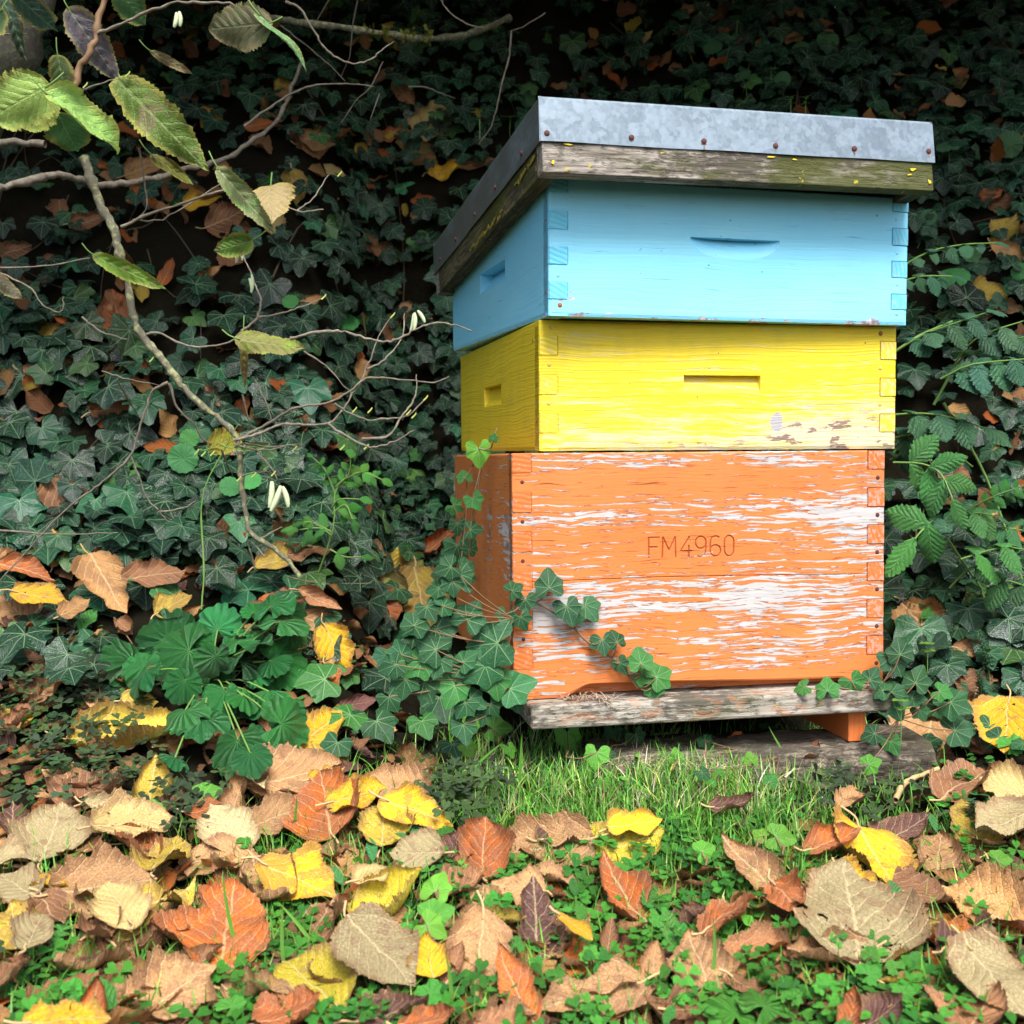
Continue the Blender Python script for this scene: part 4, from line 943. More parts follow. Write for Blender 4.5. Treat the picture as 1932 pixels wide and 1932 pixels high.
# --- navelwort: round leaves on stalks
for i, (px, py, r, face, words_) in enumerate([(345, 865, 27, .95, 'largest round scalloped leaf hanging on the dark ivy left of catkins'), (357, 827, 17, .9, 'round leaf just above the largest round pennywort leaf'), (434, 917, 19, .8, 'round green leaf beside the lichen twig left of the white catkins'), (474, 908, 19, .6, 'half hidden round leaf directly left of the white catkins'),
    (915, 156, 20, .7, 'round leaf on dark bank upper left of the roof corner'), (986, 166, 11, .3, 'small tilted round leaf nearest above the roof corner'), (963, 222, 18, .3, 'pale dished round leaf left of the roof corner'), (996, 187, 14, .8, 'round leaf touching the metal roof corner'), (898, 84, 14, .7, 'round leaf below the mossy top branch'),
    (648, 583, 12, .6, 'small round leaf in ivy under the bare twig'), (654, 608, 22, .5, 'wide flat round leaf below the small round one in mid ivy'), (690, 600, 17, .6, 'folded round leaf at the right in mid ivy'), (548, 570, 15, .7, 'round leaf above the green brown spotted hazel leaf'),
    (1790, 276, 22, .5, 'oval tilted pennywort leaf right of the metal roof'), (1905, 272, 24, .9, 'large round leaf at right edge level with the roof'), (1670, 0, 1, 1, ''), (1752, 410, 15, .8, 'round leaf right beside the mossy roof rim end'), (1800, 521, 28, .5, 'flat oval pennywort leaf right of the blue box'), (1836, 480, 16, .7, 'round leaf above the ferny shrub at right'), (1925, 512, 16, .9, 'round leaf cut by the right edge above shrub'),
    (1460, 92, 18, .35, 'broad dished pennywort on the bank top above the roof'), (1414, 118, 16, .3, 'dished pennywort left of two others above the roof'), (1392, 34, 16, .2, 'edge-on pale pennywort high above the roof'), (1510, 92, 16, .6, 'pennywort between two others high above the roof'), (1500, 70, 12, .3, 'small dished pennywort highest over roof middle'), (1562, 75, 20, .6, 'scalloped pennywort at the bank top right'), (1477, 150, 14, .9, 'upright round pennywort over the roof edge'), (1400, 145, 18, .5, 'leaning pennywort behind the roof edge'), (1345, 90, 17, .5, 'pennywort left of the cluster above the roof'), (1455, 128, 13, .2, 'thin white rimmed pennywort over the roof')]):
    if r < 5: continue
    d = ground_hit(px, py, .11)[1]; pos = at(px, py, d); view = nrm(pos-EYE); nn = nrm(-view*face+np.array([0, 0, 1.05-face])+rng.normal(0, .12, 3)); R = frame(screen_dir(90+rng.uniform(-30, 30), view, nn), nn); size = 2.1*r/FPX*d
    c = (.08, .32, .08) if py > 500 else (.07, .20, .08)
    root = empty('pennywort', pos-R[:, 2]*.03, words_, 'pennywort', 'round pennywort leaves on the ivy bank'); root.location = Vector(pos)
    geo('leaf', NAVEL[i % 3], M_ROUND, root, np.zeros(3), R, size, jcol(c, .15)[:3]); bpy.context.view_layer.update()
    tube('stalk', [[0, 0, 0], -R[:, 2]*.03+np.array([0, 0, -.01]), np.array([rng.uniform(-.02, .02), .04, -.06])], .0009, .0011, M_STALK_G, root, 5)
# --- geum rosette with veined scalloped leaves
gc, gd = ground_hit(400, 1290); root = empty('avens_plant', gc, 'bushy rosette of deeply veined scalloped green leaves left of the hive', 'leafy plant')
G5 = [(860, 200, 135, 150), (930, 400, 150, 200), (1200, 420, 125, 260), (1120, 740, 140, 250), (1380, 640, 115, 300), (1300, 920, 140, 270), (1660, 720, 125, -10), (1300, 230, 120, 100), (1430, 70, 85, 80), (1610, 120, 110, 30), (740, 500, 100, 210), (640, 370, 120, 175), (1050, 210, 80, 120), (1360, 300, 150, 60), (1600, 420, 120, -20), (980, 570, 100, 240), (1180, 110, 110, 100), (1500, 560, 90, -40), (1240, 600, 90, 270), (1680, 230, 80, 10), (1530, 10, 100, 80), (1480, 450, 80, 10), (960, 930, 90, 240)]
G5 += [(u+float(rng.uniform(-110, 110)), v+float(rng.uniform(-50, 90)), r*.75, an) for u, v, r, an in G5[:15]]
for i, (u, v, r, an) in enumerate(G5):
    px, py = u*.3405, 1118.3+v*.3405; d = gd-.05+.10*(1290-py)/200+rng.uniform(-.01, .02); d = min(d, ground_hit(px, py+25, .035)[1]); sz = 2.05*r*.3405/FPX*d
    pos, R, ln = vleaf(px, py, d+rng.uniform(-.02, .03), an+rng.uniform(-15, 15), .6, .55, .35); pos = pos-R[:, 1]*sz*.45
    geo('leaf', GEUM[i % 4], M_GEUM, root, pos-gc, R, sz*rng.uniform(.66, .88), jcol((.030, .19, .045), .35)[:3])
    tube('stalk', [pos-gc, (pos-gc)*.5+[0, 0, .01], np.array([rng.uniform(-.01, .01), 0, 0])], .0012, .0014, M_STALK_G, root, 5)
# --- cranesbill leaves and other lobed leaves low in the foreground
CR = [(7, 1530, 1000, 65, 'cranesbill leaf over the grey stalk right of the dark curled leaf'), (7, 1255, 1060, 40, 'small cranesbill leaf left of the round lobed one in foreground'), (7, 1370, 1130, 55, 'cranesbill leaf above the big ribbed tan leaf'), (7, 1120, 950, 50, 'ruffled green leaf beside the dark plum curled leaf'), (7, 675, 1200, 75, 'kidney shaped veined leaf below the small yellow leaf'),
      (8, 1120, 970, 50, 'cranesbill leaf below stalk of the olive curled leaf'), (8, 1360, 1000, 52, 'cranesbill leaf right of two others in the lower right mat'), (8, 860, 1120, 70, 'wide cranesbill leaf in the mat under curled tan leaf'), (8, 1150, 1090, 66, 'broad cranesbill leaf at middle of the lower right mat'), (8, 1080, 1240, 62, 'cranesbill leaf near the bottom right of middle'), (8, 1330, 1190, 60, 'cranesbill leaf low in the mat right part'), (8, 960, 1340, 50, 'cranesbill leaf at the bottom edge right of middle'),
      (8, 590, 850, 60, 'cranesbill leaf above the rust-brown ribbed leaf'), (8, 600, 1250, 100, 'large veined mint-like leaf under the rust-brown leaf'), (8, 380, 1260, 95, 'large veined leaf at the bottom between two brown leaves'), (8, 820, 870, 50, 'cranesbill leaf left of the pale leaf with two holes'), (8, 930, 880, 50, 'lobed leaf just under the pale leaf with two holes'), (8, 720, 1200, 60, 'cranesbill leaf at the left of the lower right mat'), (8, 1210, 1050, 50, 'cranesbill leaf tucked between larger ones in the mat'),
      (9, 1430, 820, 60, 'pale lobed leaf in ivy right of the landing board'), (9, 225, 1190, 36, 'small pale lobed leaf on the old plank'), (9, 190, 1245, 30, 'smaller lobed leaf under the pale one on plank'), (9, 1900, 1020, 70, 'rough green leaf at the right edge under yellow leaf'), (6, 1330, 1290, 80, 'lobed leaf below the grey curled stem in foreground'), (6, 200, 1290, 50, 'small rounded green leaf at the lower left'), (6, 430, 1190, 60, 'dark lobed leaf left of the serrated oval leaf'), (6, 1500, 1130, 60, 'rounded green leaves left of the yellow-green leaf'), (6, 1380, 400, 40, 'small lobed leaf by tan leaf stalk in grass'), (7, 830, 370, 60, 'lobed leaf above the folded orange leaf'),
      (7, 960, 740, 52, 'clover-like lobed leaf left of the tan leaf in middle'), (7, 1150, 600, 40, 'fan shaped leaf on tan leaf edge in middle foreground'), (7, 1870, 840, 50, 'finely cut leaf at the right of the clover patch')]
for i, (r_, u, v, r, words_) in enumerate(CR):
    ox, oy, sc = REG[r_]; px, py = ox+u*sc, oy+v*sc; pos, d = ground_hit(px, py, .028); sz = 2.0*r*sc/FPX*d*1.05
    p2, R, ln = vleaf(px, py, d, rng.uniform(20, 160), .75, .55, .15); root = empty('cranesbill', pos, words_, 'cranesbill', 'cranesbill leaves standing in the leaf litter')
    geo('leaf', (CRANE if r < 90 else GEUM)[i % 3], M_ROUND if r < 90 else M_GEUM, root, -R[:, 1]*sz*.4, R, sz, jcol((.085, .36, .045), .16)[:3])
    tube('stalk', [-R[:, 1]*sz*.4, -R[:, 1]*sz*.4+np.array([rng.uniform(-.006, .006), .004, -.015]), np.array([rng.uniform(-.01, .01), .005, -.034])], .0007, .0009, M_STALK_G, root, 5)
# --- dandelion and dock leaves
for i, (r_, u, v, L, an, k, words_) in enumerate([(6, 560, 1230, 300, 120, 2, 'serrated oval green leaf lying below the curled tan leaf'), (6, 1830, 560, 260, 130, 1, 'smooth wavy pale green leaf pointing at orange leaf'), (7, 320, 430, 200, 95, 1, 'upright light green leaf left of the tallest one'), (7, 560, 290, 230, 85, 1, 'tallest upright light green leaf among yellow leaves'), (7, 730, 350, 150, 30, 2, 'rounded dark green leaf right of tallest upright leaf'),
    (7, 480, 370, 110, 150, 1, 'short green leaf left of the tallest upright leaf'), (6, 330, 900, 360, 70, 0, 'toothed lobed bright green leaf at the left foreground'), (6, 130, 980, 220, 120, 0, 'woolly grey-green lobed leaf at the left edge'), (8, 1750, 940, 320, 190, 0, 'lobed toothed leaf above the pale green leaf at right'), (8, 1450, 290, 130, -60, 1, 'oval green leaf right of plum leaf in right grass'), (7, 1480, 790, 170, 100, 2, 'rough oval green leaf in the clover patch'), (7, 1860, 700, 200, 80, 2, 'wrinkled oval leaf right of the clover patch'), (7, 1440, 650, 130, 100, 2, 'smaller oval leaf above the rough one in clover'), (8, 40, 830, 260, 100, 2, 'dark wrinkled oval leaf left of the red-brown leaf'), (8, 40, 1310, 150, 70, 2, 'small oval leaf at the bottom right of middle'), (7, 1140, 1340, 120, 90, 2, 'grey-green oval leaf at the bottom middle'), (8, 1240, 640, 200, 110, 1, 'green leaf behind the pale leaf with two holes'), (9, 1440, 290, 190, 30, 2, 'bright veined leaf above the curled tan leaf at right'), (9, 1650, 380, 260, 5, 2, 'long serrated green leaf in the right litter'), (5, 60, 300, 230, 20, 2, 'large dark leaf at the left edge by pennies of sorrel'), (5, 490, 130, 200, 60, 2, 'dark serrated leaf left of the veined rosette'), (5, 260, 160, 110, 180, 1, 'small oval leaf at left above sorrel')]):
    ox, oy, sc = REG[r_]; px, py = ox+u*sc, oy+v*sc; pos, d = ground_hit(px, py, .03); Lr = L*sc/FPX*d; p2, R, ln = vleaf(px, py, d, an, .6, .6, .1)
    root = empty('dandelion', pos, words_, 'green leaf', 'single green weed leaves among the fallen leaves'); pp = -R[:, 1]*Lr*.5
    geo('leaf', shp('dandelion', k), M_PINN, root, pp, R, Lr, jcol((.10, .34, .10) if k == 1 else (.08, .30, .05), .12)[:3]); tube('stalk', [pp, pp+np.array([0, .003, -.02]), pp+np.array([0, .01, -.03])], .0012, .0014, M_STALK_G, root, 5)
# --- ivy sprays by the hive
def orange_front_d(px, py, off):
    r = ray(px, py); Mi = MO.inverted(); o = Mi@Vector(EYE); dd = Mi.to_3x3()@Vector(r); return (-off-o.y)/dd.y
def side_d(px, py, off):
    r = ray(px, py); Mi = MO.inverted(); o = Mi@Vector(EYE); dd = Mi.to_3x3()@Vector(r); return (-off-o.x)/dd.x
def ivy_spray(words_, stem, leaves, dfun, off, green, sc, ox, oy, sr=.0013):
    P = [at(ox+u*sc, oy+v*sc, dfun(ox+u*sc, oy+v*sc, off*.5)) for u, v in stem]; root = empty('ivy_spray', P[0], words_, 'ivy'); o3 = P[0]
    if len(P) > 1: tube('stem', [p-o3 for p in P], sr, sr*.6, M_STALK_R, root, 6, 4, .0004)
    for i, (u, v, L, an, br) in enumerate(leaves):
        px, py = ox+u*sc, oy+v*sc; d = dfun(px, py, off*(.9+.7*rng.random())); Lr = L*sc/FPX*d; pos, R, ln = vleaf(px, py, d, an, .25, .9, .16)
        c = [(.016, .105, .032), (.045, .23, .040), (.14, .42, .035)][br]; b = pos-R[:, 1]*Lr*.30
        geo('leaf', IVY[(i*3+1) % 5], M_IVY_O, root, b-o3, R, Lr*.95, jcol(c, .15, .08)[:3])
        if len(P) > 1:
            q = min(P, key=lambda p: np.linalg.norm(p-b)); tube('stalk', [b-o3, (b+q)/2-o3+[0, -.004, -.003], q-o3], .0007, .0008, M_STALK_R, root, 4)
X5, Y5, S5 = 822.3, 1052.5, .27238
ivy_spray('ivy trail climbing across the lower left front of the orange box', [(1400, 900), (1340, 820), (1220, 690), (1060, 590), (960, 490), (880, 420), (780, 360), (690, 310), (620, 290)],
    [(780, 150, 210, 95, 0), (560, 210, 130, 30, 0), (620, 330, 150, -90, 0), (600, 450, 150, -70, 0), (480, 430, 150, -100, 0), (925, 390, 200, -70, 0), (1070, 370, 200, -50, 0), (1160, 610, 170, -80, 0), (1240, 545, 140, 110, 0), (1410, 680, 190, 100, 1), (1290, 760, 130, -60, 0), (1460, 830, 150, -30, 1), (1575, 800, 200, 30, 1), (1510, 940, 150, -85, 1), (1000, 425, 80, 0, 0)], orange_front_d, .012, 0, S5, X5, Y5, .0018)
gy_d = lambda px, py, off: min(ground_hit(px, py, .02)[1], orange_front_d(px, py, .03))-off
ivy_spray('clump of broad dark ivy leaves around the lower left hive corner', [(480, 1000), (430, 800), (500, 600), (530, 420)],
    [(590, 880, 270, 20, 0), (330, 600, 330, 185, 0), (500, 640, 150, 0, 0), (420, 900, 220, -80, 1), (560, 1020, 150, -70, 0), (110, 950, 230, -110, 1), (270, 790, 280, -150, 0), (40, 560, 260, -60, 0), (250, 370, 240, 60, 0), (130, 740, 170, 160, 0), (280, 1000, 180, -30, 0), (180, 1050, 180, -120, 0), (400, 1050, 150, -60, 0), (330, 1120, 120, -100, 0), (10, 760, 200, -110, 0), (230, 690, 170, 40, 0), (-60, 600, 240, 150, 0), (-150, 760, 230, -140, 1), (-120, 420, 200, 60, 0), (-40, 380, 180, -60, 0), (-60, 920, 210, -70, 0), (-220, 900, 200, -100, 0), (-300, 1010, 180, -60, 0), (-250, 620, 180, 100, 0), (-330, 760, 190, -160, 0), (190, 160, 200, -60, 0), (60, 80, 170, 200, 0), (120, 210, 160, -80, 0), (90, 320, 150, 20, 0), (-20, 220, 150, 190, 0), (200, 1210, 200, -80, 0)], gy_d, .015, 0, S5, X5, Y5)
ivy_spray('thin ivy shoot with small leaves climbing left side of orange box', [(185, 1590), (195, 1450), (215, 1320), (215, 1180), (250, 1060), (330, 970), (385, 920), (405, 860), (420, 790)],
    [(300, 990, 190, -85, 2), (195, 1110, 110, 100, 1), (150, 1345, 120, -30, 1), (275, 1310, 140, -60, 1), (150, 1490, 130, -90, 0), (275, 1495, 130, 0, 0), (400, 850, 70, 80, 1), (160, 1660, 200, -80, 0), (210, 1800, 190, -40, 0), (60, 1700, 150, 200, 0), (250, 1600, 120, 60, 0), (40, 1850, 170, -120, 0)], side_d, .014, 0, .27238, 822.3, 592)
fr_d = lambda px, py, off: ground_hit(px, py, .03)[1]-off
for nm, lv in (('yellow-green ivy leaf left of the landing board end', [(260, 1150, 170, -100, 2), (230, 1340, 120, -60, 2)]), ('bright ivy leaf pair in grass below the board left end', [(450, 1180, 190, 0, 2), (520, 1340, 120, -60, 2)]), ('bright green ivy leaf over the grass below the landing board', [(920, 1270, 190, -80, 2), (1105, 1400, 180, -100, 2)]),
               ('tiny bright ivy leaf in the grass patch', [(1165, 1575, 90, -80, 2)]), ('dark ivy leaves peeping out under the landing board', [(1220, 1240, 130, -100, 0), (1400, 1260, 130, -60, 0), (1310, 1220, 90, 0, 0), (1330-140, 1340, 90, 100, 0)]), ('bright ivy leaf beside the dry straw under the board', [(1660, 1360, 110, 100, 2)]), ('small ivy leaf under the board middle', [(1870, 1290, 100, -80, 0)])):
    ivy_spray(nm, [(lv[0][0], lv[0][1]+60), (lv[0][0]-20, lv[0][1]+110)], lv, fr_d, .0, 0, S5, X5, Y5)
ivy_spray('dark ivy leaves curling round the right end of the landing board', [(1230, 900), (1190, 800), (1140, 700), (1000, 740), (830, 720)], [(1085, 655, 120, 60, 0), (825, 710, 130, 95, 1), (985, 730, 140, -60, 1), (1180, 720, 150, 100, 0), (1210, 840, 190, -70, 0), (675, 735, 100, 200, 1), (1110, 735, 110, 160, 0), (1220, 600, 170, -60, 0), (1230, 500, 150, 100, 0), (1340, 660, 160, 70, 0), (1340, 790, 110, 0, 0), (1490, 760, 110, -20, 1), (1570, 830, 180, -20, 0), (1600, 960, 190, 10, 0), (1060, 1000, 120, -160, 0), (1200, 1060, 120, -60, 1), (1090, 1150, 110, 20, 2), (1360, 880, 100, -60, 0)], lambda px, py, off: min(orange_front_d(px, py, .02)+.0, ground_hit(px, py, .03)[1])-off, .01, 0, .336, 1282.7, 1052.5)
ivy_spray('ivy leaves on short stems over the old plank', [(610, 1060), (560, 1110)], [(610, 1040, 130, -90, 1), (505, 970, 100, 0, 0), (395, 1115, 90, 100, 2), (145, 1045, 80, -60, 0), (520, 1240, 90, 60, 1), (140, 1220, 90, -40, 0)], fr_d, 0, 0, .336, 1282.7, 1052.5)
for nm, lv in (('light green ivy leaf with pale veins right of the cream leaf', [(7, 690, 640, 180, 70)]), ('light green ivy leaf in front of the lacy holed leaf', [(7, 700, 810, 190, 20)]), ('second light green ivy leaf tucked below in middle foreground', [(7, 670, 900, 170, -30)]), ('bright ivy leaf at bottom of grass, right part', [(8, 650, 380, 150, -10)]), ('bright ivy leaf in grass left of the tan curled leaf', [(8, 240, 440, 120, 20)]), ('bright ivy leaf high in the right grass', [(8, 510, 355, 90, 150)]), ('bright ivy leaf above grass left of the tall leaf', [(6, 1170, 140, 150, 20)]), ('small bright ivy leaf beside grey curled leaf at left', [(6, 860, 230, 130, 10)]), ('bright ivy leaf in the dark litter at far right', [(8, 1820, 495, 110, 0)])):
    r_, u, v, L, an = lv[0]; ox, oy, sc = REG[r_]; ivy_spray(nm, [(u, v+40), (u-10, v+90)], [(u, v, L, an, 2)], fr_d, .01, 0, sc, ox, oy)
# --- broad ivy leaves among the litter left of the hive
sp = []
for k in range(48):
    px, py = rng.uniform(0, 860), rng.uniform(1090, 1420)
    if abs(px-400) < 170 and py > 1120 and py < 1420: continue
    sp.append((px, py, rng.uniform(48, 85), rng.uniform(-180, 0), 0 if rng.random() < .85 else 1))
for k in range(36): sp.append((rng.uniform(1690, 1932), rng.uniform(980, 1420), rng.uniform(35, 62), rng.uniform(-180, 0), 0))
for k, (px, py, L, an, br) in enumerate(sp):
    d = ground_hit(px, py, rng.uniform(.015, .04))[1]; pos, R, ln = vleaf(px, py, d, an, .6, .6, .2); root = bpy.data.objects.new('ivy_leaf', mesh_np('ivy_leaf', *[(IVY[k % 5][0]*(L/FPX*d))@R.T, IVY[k % 5][1]], IVY[k % 5][2], IVY[k % 5][3])); C.objects.link(root); root.location = pos; root.data.materials.append(M_IVY_O)
    root.color = (*jcol([(.014, .085, .028), (.04, .17, .03)][br], .18)[:3], 0); tag(root, leaf_label(px, py, 'green', 'ivy', L), 'ivy leaf', 'broad ivy leaves growing low beside the hive')

# ------------------------------------------------------------------ hazel: trunk, branches, leaves, catkins, crown added out of view to shade the bank
hz0 = at(-150, 900, 1.9); hz0[2] = terrain(hz0[0], hz0[1]); hz = empty('hazel_shrub', hz0, 'hazel with lichen-grey crooked branches, large serrated leaves and catkins at left', 'hazel')
def hp(px, py, d): return at(px, py, d)-hz0
def br(name, pts, r0, r1, mat, sides=8, wob=.0012): return tube(name, [hp(*p) for p in pts], r0, r1, mat, hz, sides, 5, wob)
def px5(P, d0, d1):
    n_ = len(P); return [(x, y, d0+(d1-d0)*i/max(1, n_-1)) for i, (x, y) in enumerate(P)]
tube('trunk', [np.array([0, 0, -.1]), hp(-170, 700, 1.85), hp(-120, 400, 1.8), hp(-10, 170, 1.75), hp(60, 20, 1.7), hp(90, -200, 1.75), hp(60, -600, 1.9)], .050, .026, M_TRUNK, hz, 14, 5, .002)
br('branch', px5([(-60, 365), (0, 355), (60, 340), (110, 330), (150, 340), (190, 350), (240, 345), (300, 335), (350, 318), (400, 308), (440, 290), (480, 262), (515, 235), (540, 195), (556, 150), (570, 110)], 1.5, 2.0), .0058, .0030, M_TWIG)
br('branch', px5([(-40, 268), (30, 268), (85, 272)], 1.6, 1.6), .0055, .005, M_TWIG)
br('branch', px5([(158, 300), (172, 340), (190, 390), (214, 430), (226, 480), (240, 520), (248, 580), (265, 630), (300, 670), (330, 710), (360, 745), (400, 780), (440, 815), (452, 850), (455, 900), (462, 960), (472, 1005), (510, 1030), (545, 1060), (565, 1088)], 1.42, 1.42), .0062, .0026, M_BARK, 9, .0009)
br('branch', px5([(430, 22), (500, 32), (560, 42), (640, 52), (720, 62), (780, 72), (830, 72), (880, 65), (925, 50), (960, 35)], 1.75, 2.3), .0048, .0075, M_BARK, 8, .0009)
br('branch', px5([(200, -30), (185, 40), (175, 90), (150, 130), (140, 180), (132, 215)], 1.35, 1.35), .0045, .0035, M_STALK_R)
br('branch', px5([(180, 66), (230, 45), (290, 15), (350, 4), (420, 5), (470, 18), (495, 35)], 1.35, 1.3), .0022, .001, M_TWIG)
tw = [([(268, 632), (300, 628), (340, 648), (385, 655), (440, 642), (455, 625)], 1.42), ([(455, 625), (485, 600), (492, 565), (482, 540), (470, 505), (455, 475)], 1.40), ([(318, 722), (290, 735), (275, 770), (260, 820), (245, 862), (210, 895), (180, 920), (120, 965), (60, 1030), (0, 1095)], 1.38), ([(247, 862), (262, 900), (275, 935), (300, 965), (318, 985)], 1.38),
      ([(300, 965), (340, 960), (370, 945)], 1.38), ([(-10, 1000), (60, 1005), (130, 1008), (222, 1005)], 1.4), ([(320, 725), (335, 770), (365, 800), (385, 830), (410, 838), (440, 828)], 1.42), ([(262, 278), (270, 330), (274, 395), (230, 428)], 1.38), ([(228, 428), (280, 405), (340, 385), (400, 365), (440, 358), (500, 370), (560, 398), (610, 395)], 1.4), ([(560, 398), (590, 375), (620, 330)], 1.4), ([(250, 415), (300, 415), (340, 395), (420, 345)], 1.4),
      ([(0, 505), (80, 502), (170, 487)], 1.5), ([(0, 515), (60, 545), (80, 575), (115, 588), (120, 560)], 1.5), ([(130, 180), (170, 165), (215, 150), (240, 142)], 1.35), ([(0, 65), (50, 64)], 1.5), ([(192, 700), (240, 715), (300, 727)], 1.42), ([(155, 598), (190, 625), (240, 640)], 1.42), ([(222, 720), (245, 760), (265, 790)], 1.42), ([(300, 960), (330, 982)], 1.4),
      ([(500, 1090-40), (470, 1020), (480, 1070), (478, 1085)], 1.42), ([(483, 1020), (520, 1000), (533, 995)], 1.42), ([(450, 900), (500, 890), (520, 900)], 1.4), ([(418, 850), (430, 880), (440, 900)], 1.42), ([(440, 838), (500, 850), (545, 840), (568, 845)], 1.40), ([(485, 855), (510, 880), (523, 905)], 1.39),
      ([(540, 1288-200), (600, 1100), (700, 1100)], 1.6)]
U = lambda L: [(460.5+u*.3406, 526.2+v*.3406) for u, v in L]
tw += [(U(L), d) for L, d in (([(-60, 895), (0, 880), (110, 845), (215, 805), (330, 808), (465, 803), (540, 735), (600, 635), (650, 560), (700, 440), (745, 320), (820, 205)], 1.36), ([(-50, 900), (60, 840), (150, 790), (250, 725), (330, 705), (480, 680), (590, 620), (680, 550), (800, 550), (940, 565), (1050, 575), (1135, 540)], 1.38),
    ([(465, 803), (540, 855), (620, 900), (690, 930), (760, 925), (840, 895), (940, 840)], 1.36), ([(650, 885), (800, 870), (860, 780), (920, 700), (955, 620), (955, 530)], 1.36), ([(500, 690), (580, 740), (680, 780), (800, 775), (910, 755), (1000, 670)], 1.37), ([(330, 400), (450, 480), (540, 580), (600, 635)], 1.36), ([(255, 330), (400, 295), (520, 290), (620, 310), (750, 345), (850, 335), (950, 280), (1050, 245), (1150, 250), (1265, 290)], 1.30),
    ([(80, 215), (200, 190), (300, 160), (440, 105)], 1.38), ([(680, 500), (760, 460), (840, 380), (885, 290), (890, 190)], 1.35), ([(-10, 640), (30, 800), (40, 840)], 1.4), ([(60, 560), (120, 680), (150, 780)], 1.4), ([(0, 910), (130, 930), (320, 915)], 1.38), ([(655, 190), (670, 300), (690, 400)], 1.36))]
tw += [([(460.5+u*.3405, v*.3405) for u, v in L], d) for L, d in (([(230, 10), (300, 40), (350, 110), (400, 190), (440, 260), (500, 310), (600, 350), (700, 330), (760, 280), (830, 230)], 1.5), ([(1090, 0), (1130, 60), (1230, 130), (1330, 155)], 1.9), ([(1480, 170), (1470, 300), (1430, 460), (1400, 600), (1370, 700), (1300, 800)], 1.9), ([(0, 700), (150, 590), (300, 500), (430, 465), (600, 465), (720, 480)], 1.7), ([(770, 340), (700, 480), (620, 560), (540, 680)], 1.9), ([(750, 520), (700, 660)], 1.9), ([(630, 0), (600, 160), (580, 320), (540, 420)], 1.8), ([(200, 140), (330, 240), (450, 340), (560, 450)], 1.8), ([(470, 0), (400, 120)], 1.7), ([(1670, 70), (1540, 150), (1480, 170)], 2.0), ([(910, 480), (1010, 485), (1100, 520), (1170, 545)], 2.0))]
for i, (L, d) in enumerate(tw): br('twig', px5(L, d, d+.03*((i*3) % 4)), .0019 if len(L) > 5 else .0013, .0008 if len(L) > 5 else .0007, M_TWIG, 6, .0005)
HZ = [(99, 184, 262, 272, 86, (.34, .60, .14), -.04, 1.24), (85, 165, -30, 225, 90, (.36, .55, .12), .05, 1.26), (100, 185, 30, 240, 62, (.32, .50, .10), .1, 1.30), (112, 218, 150, 305, 70, (.07, .22, .07), .15, 1.34), (30, -10, 125, 78, 46, (.05, .12, .08), .1, 1.40), (135, 25, 232, 160, 62, (.13, .12, .14), .3, 1.38), (240, 168, 358, 285, 52, (.11, .19, .025), .35, 1.36),
      (500, 45, 378, 55, 66, (.13, .22, .07), .75, 1.28), (490, 28, 588, 124, 20, (.16, .36, .14), .1, 1.27), (418, 325, 522, 442, 40, (.16, .34, .10), .6, 1.30), (511, 352, 506, 432, 50, (.46, .36, .17), .1, 1.36), (186, 486, 318, 548, 34, (.22, .40, .05), .25, 1.36), (470, 455, 405, 475, 36, (.14, .28, .04), .3, 1.38), (290, 295, 366, 350, 24, (.22, .24, .03), .4, 1.40), (453, 640, 580, 662, 44, (.24, .34, .04), .65, 1.33), (-10, 520, 40, 566, 30, (.20, .19, .12), .3, 1.4), (0, 20, -60, 90, 50, (.06, .14, .05), .1, 1.4), (220, -20, 285, 50, 60, (.06, .18, .05), .1, 1.42), (460, 640, 462, 745, 12, (.34, .30, .10), .5, 1.38), (400, 845, 470, 810, 40, (.34, .32, .03), .2, 1.46), (0, -10, 60, 120, 30, (.05, .1, .06), .1, 1.46), (445, 845, 520, 838, 14, (.18, .36, .12), .1, 1.4), (290, 100, 368, 142, 16, (.30, .24, .12), .2, 1.5), (110, 110, 130, 215, 40, (.06, .11, .02), .2, 1.55)]
for i, (x0, y0, x1, y1, wd, c, pa, d) in enumerate(HZ):
    Lp = math.hypot(x1-x0, y1-y0); an = math.degrees(math.atan2(y0-y1, x1-x0)); pos, R, ln = vleaf(x0, y0, d, an, .18, .85, .22); Lr = Lp/FPX*d*min(ln, 1.4)
    sh = pinnate(w_hazel(min(.56, .5*wd/Lp*1.32)), 46, 17, serr=.10, teeth=20, base=.09, wave=.04, quilt=.035, cupx=rng.choice([-1.6, -1.0, 1.2]), bendy=rng.uniform(-.8, .1), seed=900+i, edge_curl=.3)
    geo('leaf', sh, M_HAZEL, hz, pos-hz0, R, Lr, c, pa); tube('leaf_stalk', [pos-hz0, pos-hz0-R[:, 1]*.012+[0, 0, .002], pos-hz0-R[:, 1]*.022+[0, .004, .008]], .0008, .0009, M_STALK_G, hz, 5)
def catkin(px, py, L, an, r, d):
    a = math.radians(an); P = [hp(px+math.cos(a)*L*t+2*math.sin(3*t), py-math.sin(a)*L*t, d) for t in np.linspace(0, 1, 6)]; V, F = tube_geo(P, 1, 1, 10, 3); n_ = len(V)//10
    cen = V.reshape(n_, 10, 3).mean(1, keepdims=True); t = np.linspace(0, 1, n_); prof = (np.clip(np.sin(math.pi*np.clip(t, .03, .97)), 0, 1)**.28)*r/FPX*d; bump_ = 1+.10*((np.arange(n_)[:, None]+np.arange(10)[None]) % 2)
    V = (cen+(V.reshape(n_, 10, 3)-cen)*(prof[:, None]*bump_)[..., None]).reshape(-1, 3); link('catkin', mesh_np('catkin', V, F), M_CATKIN, hz)
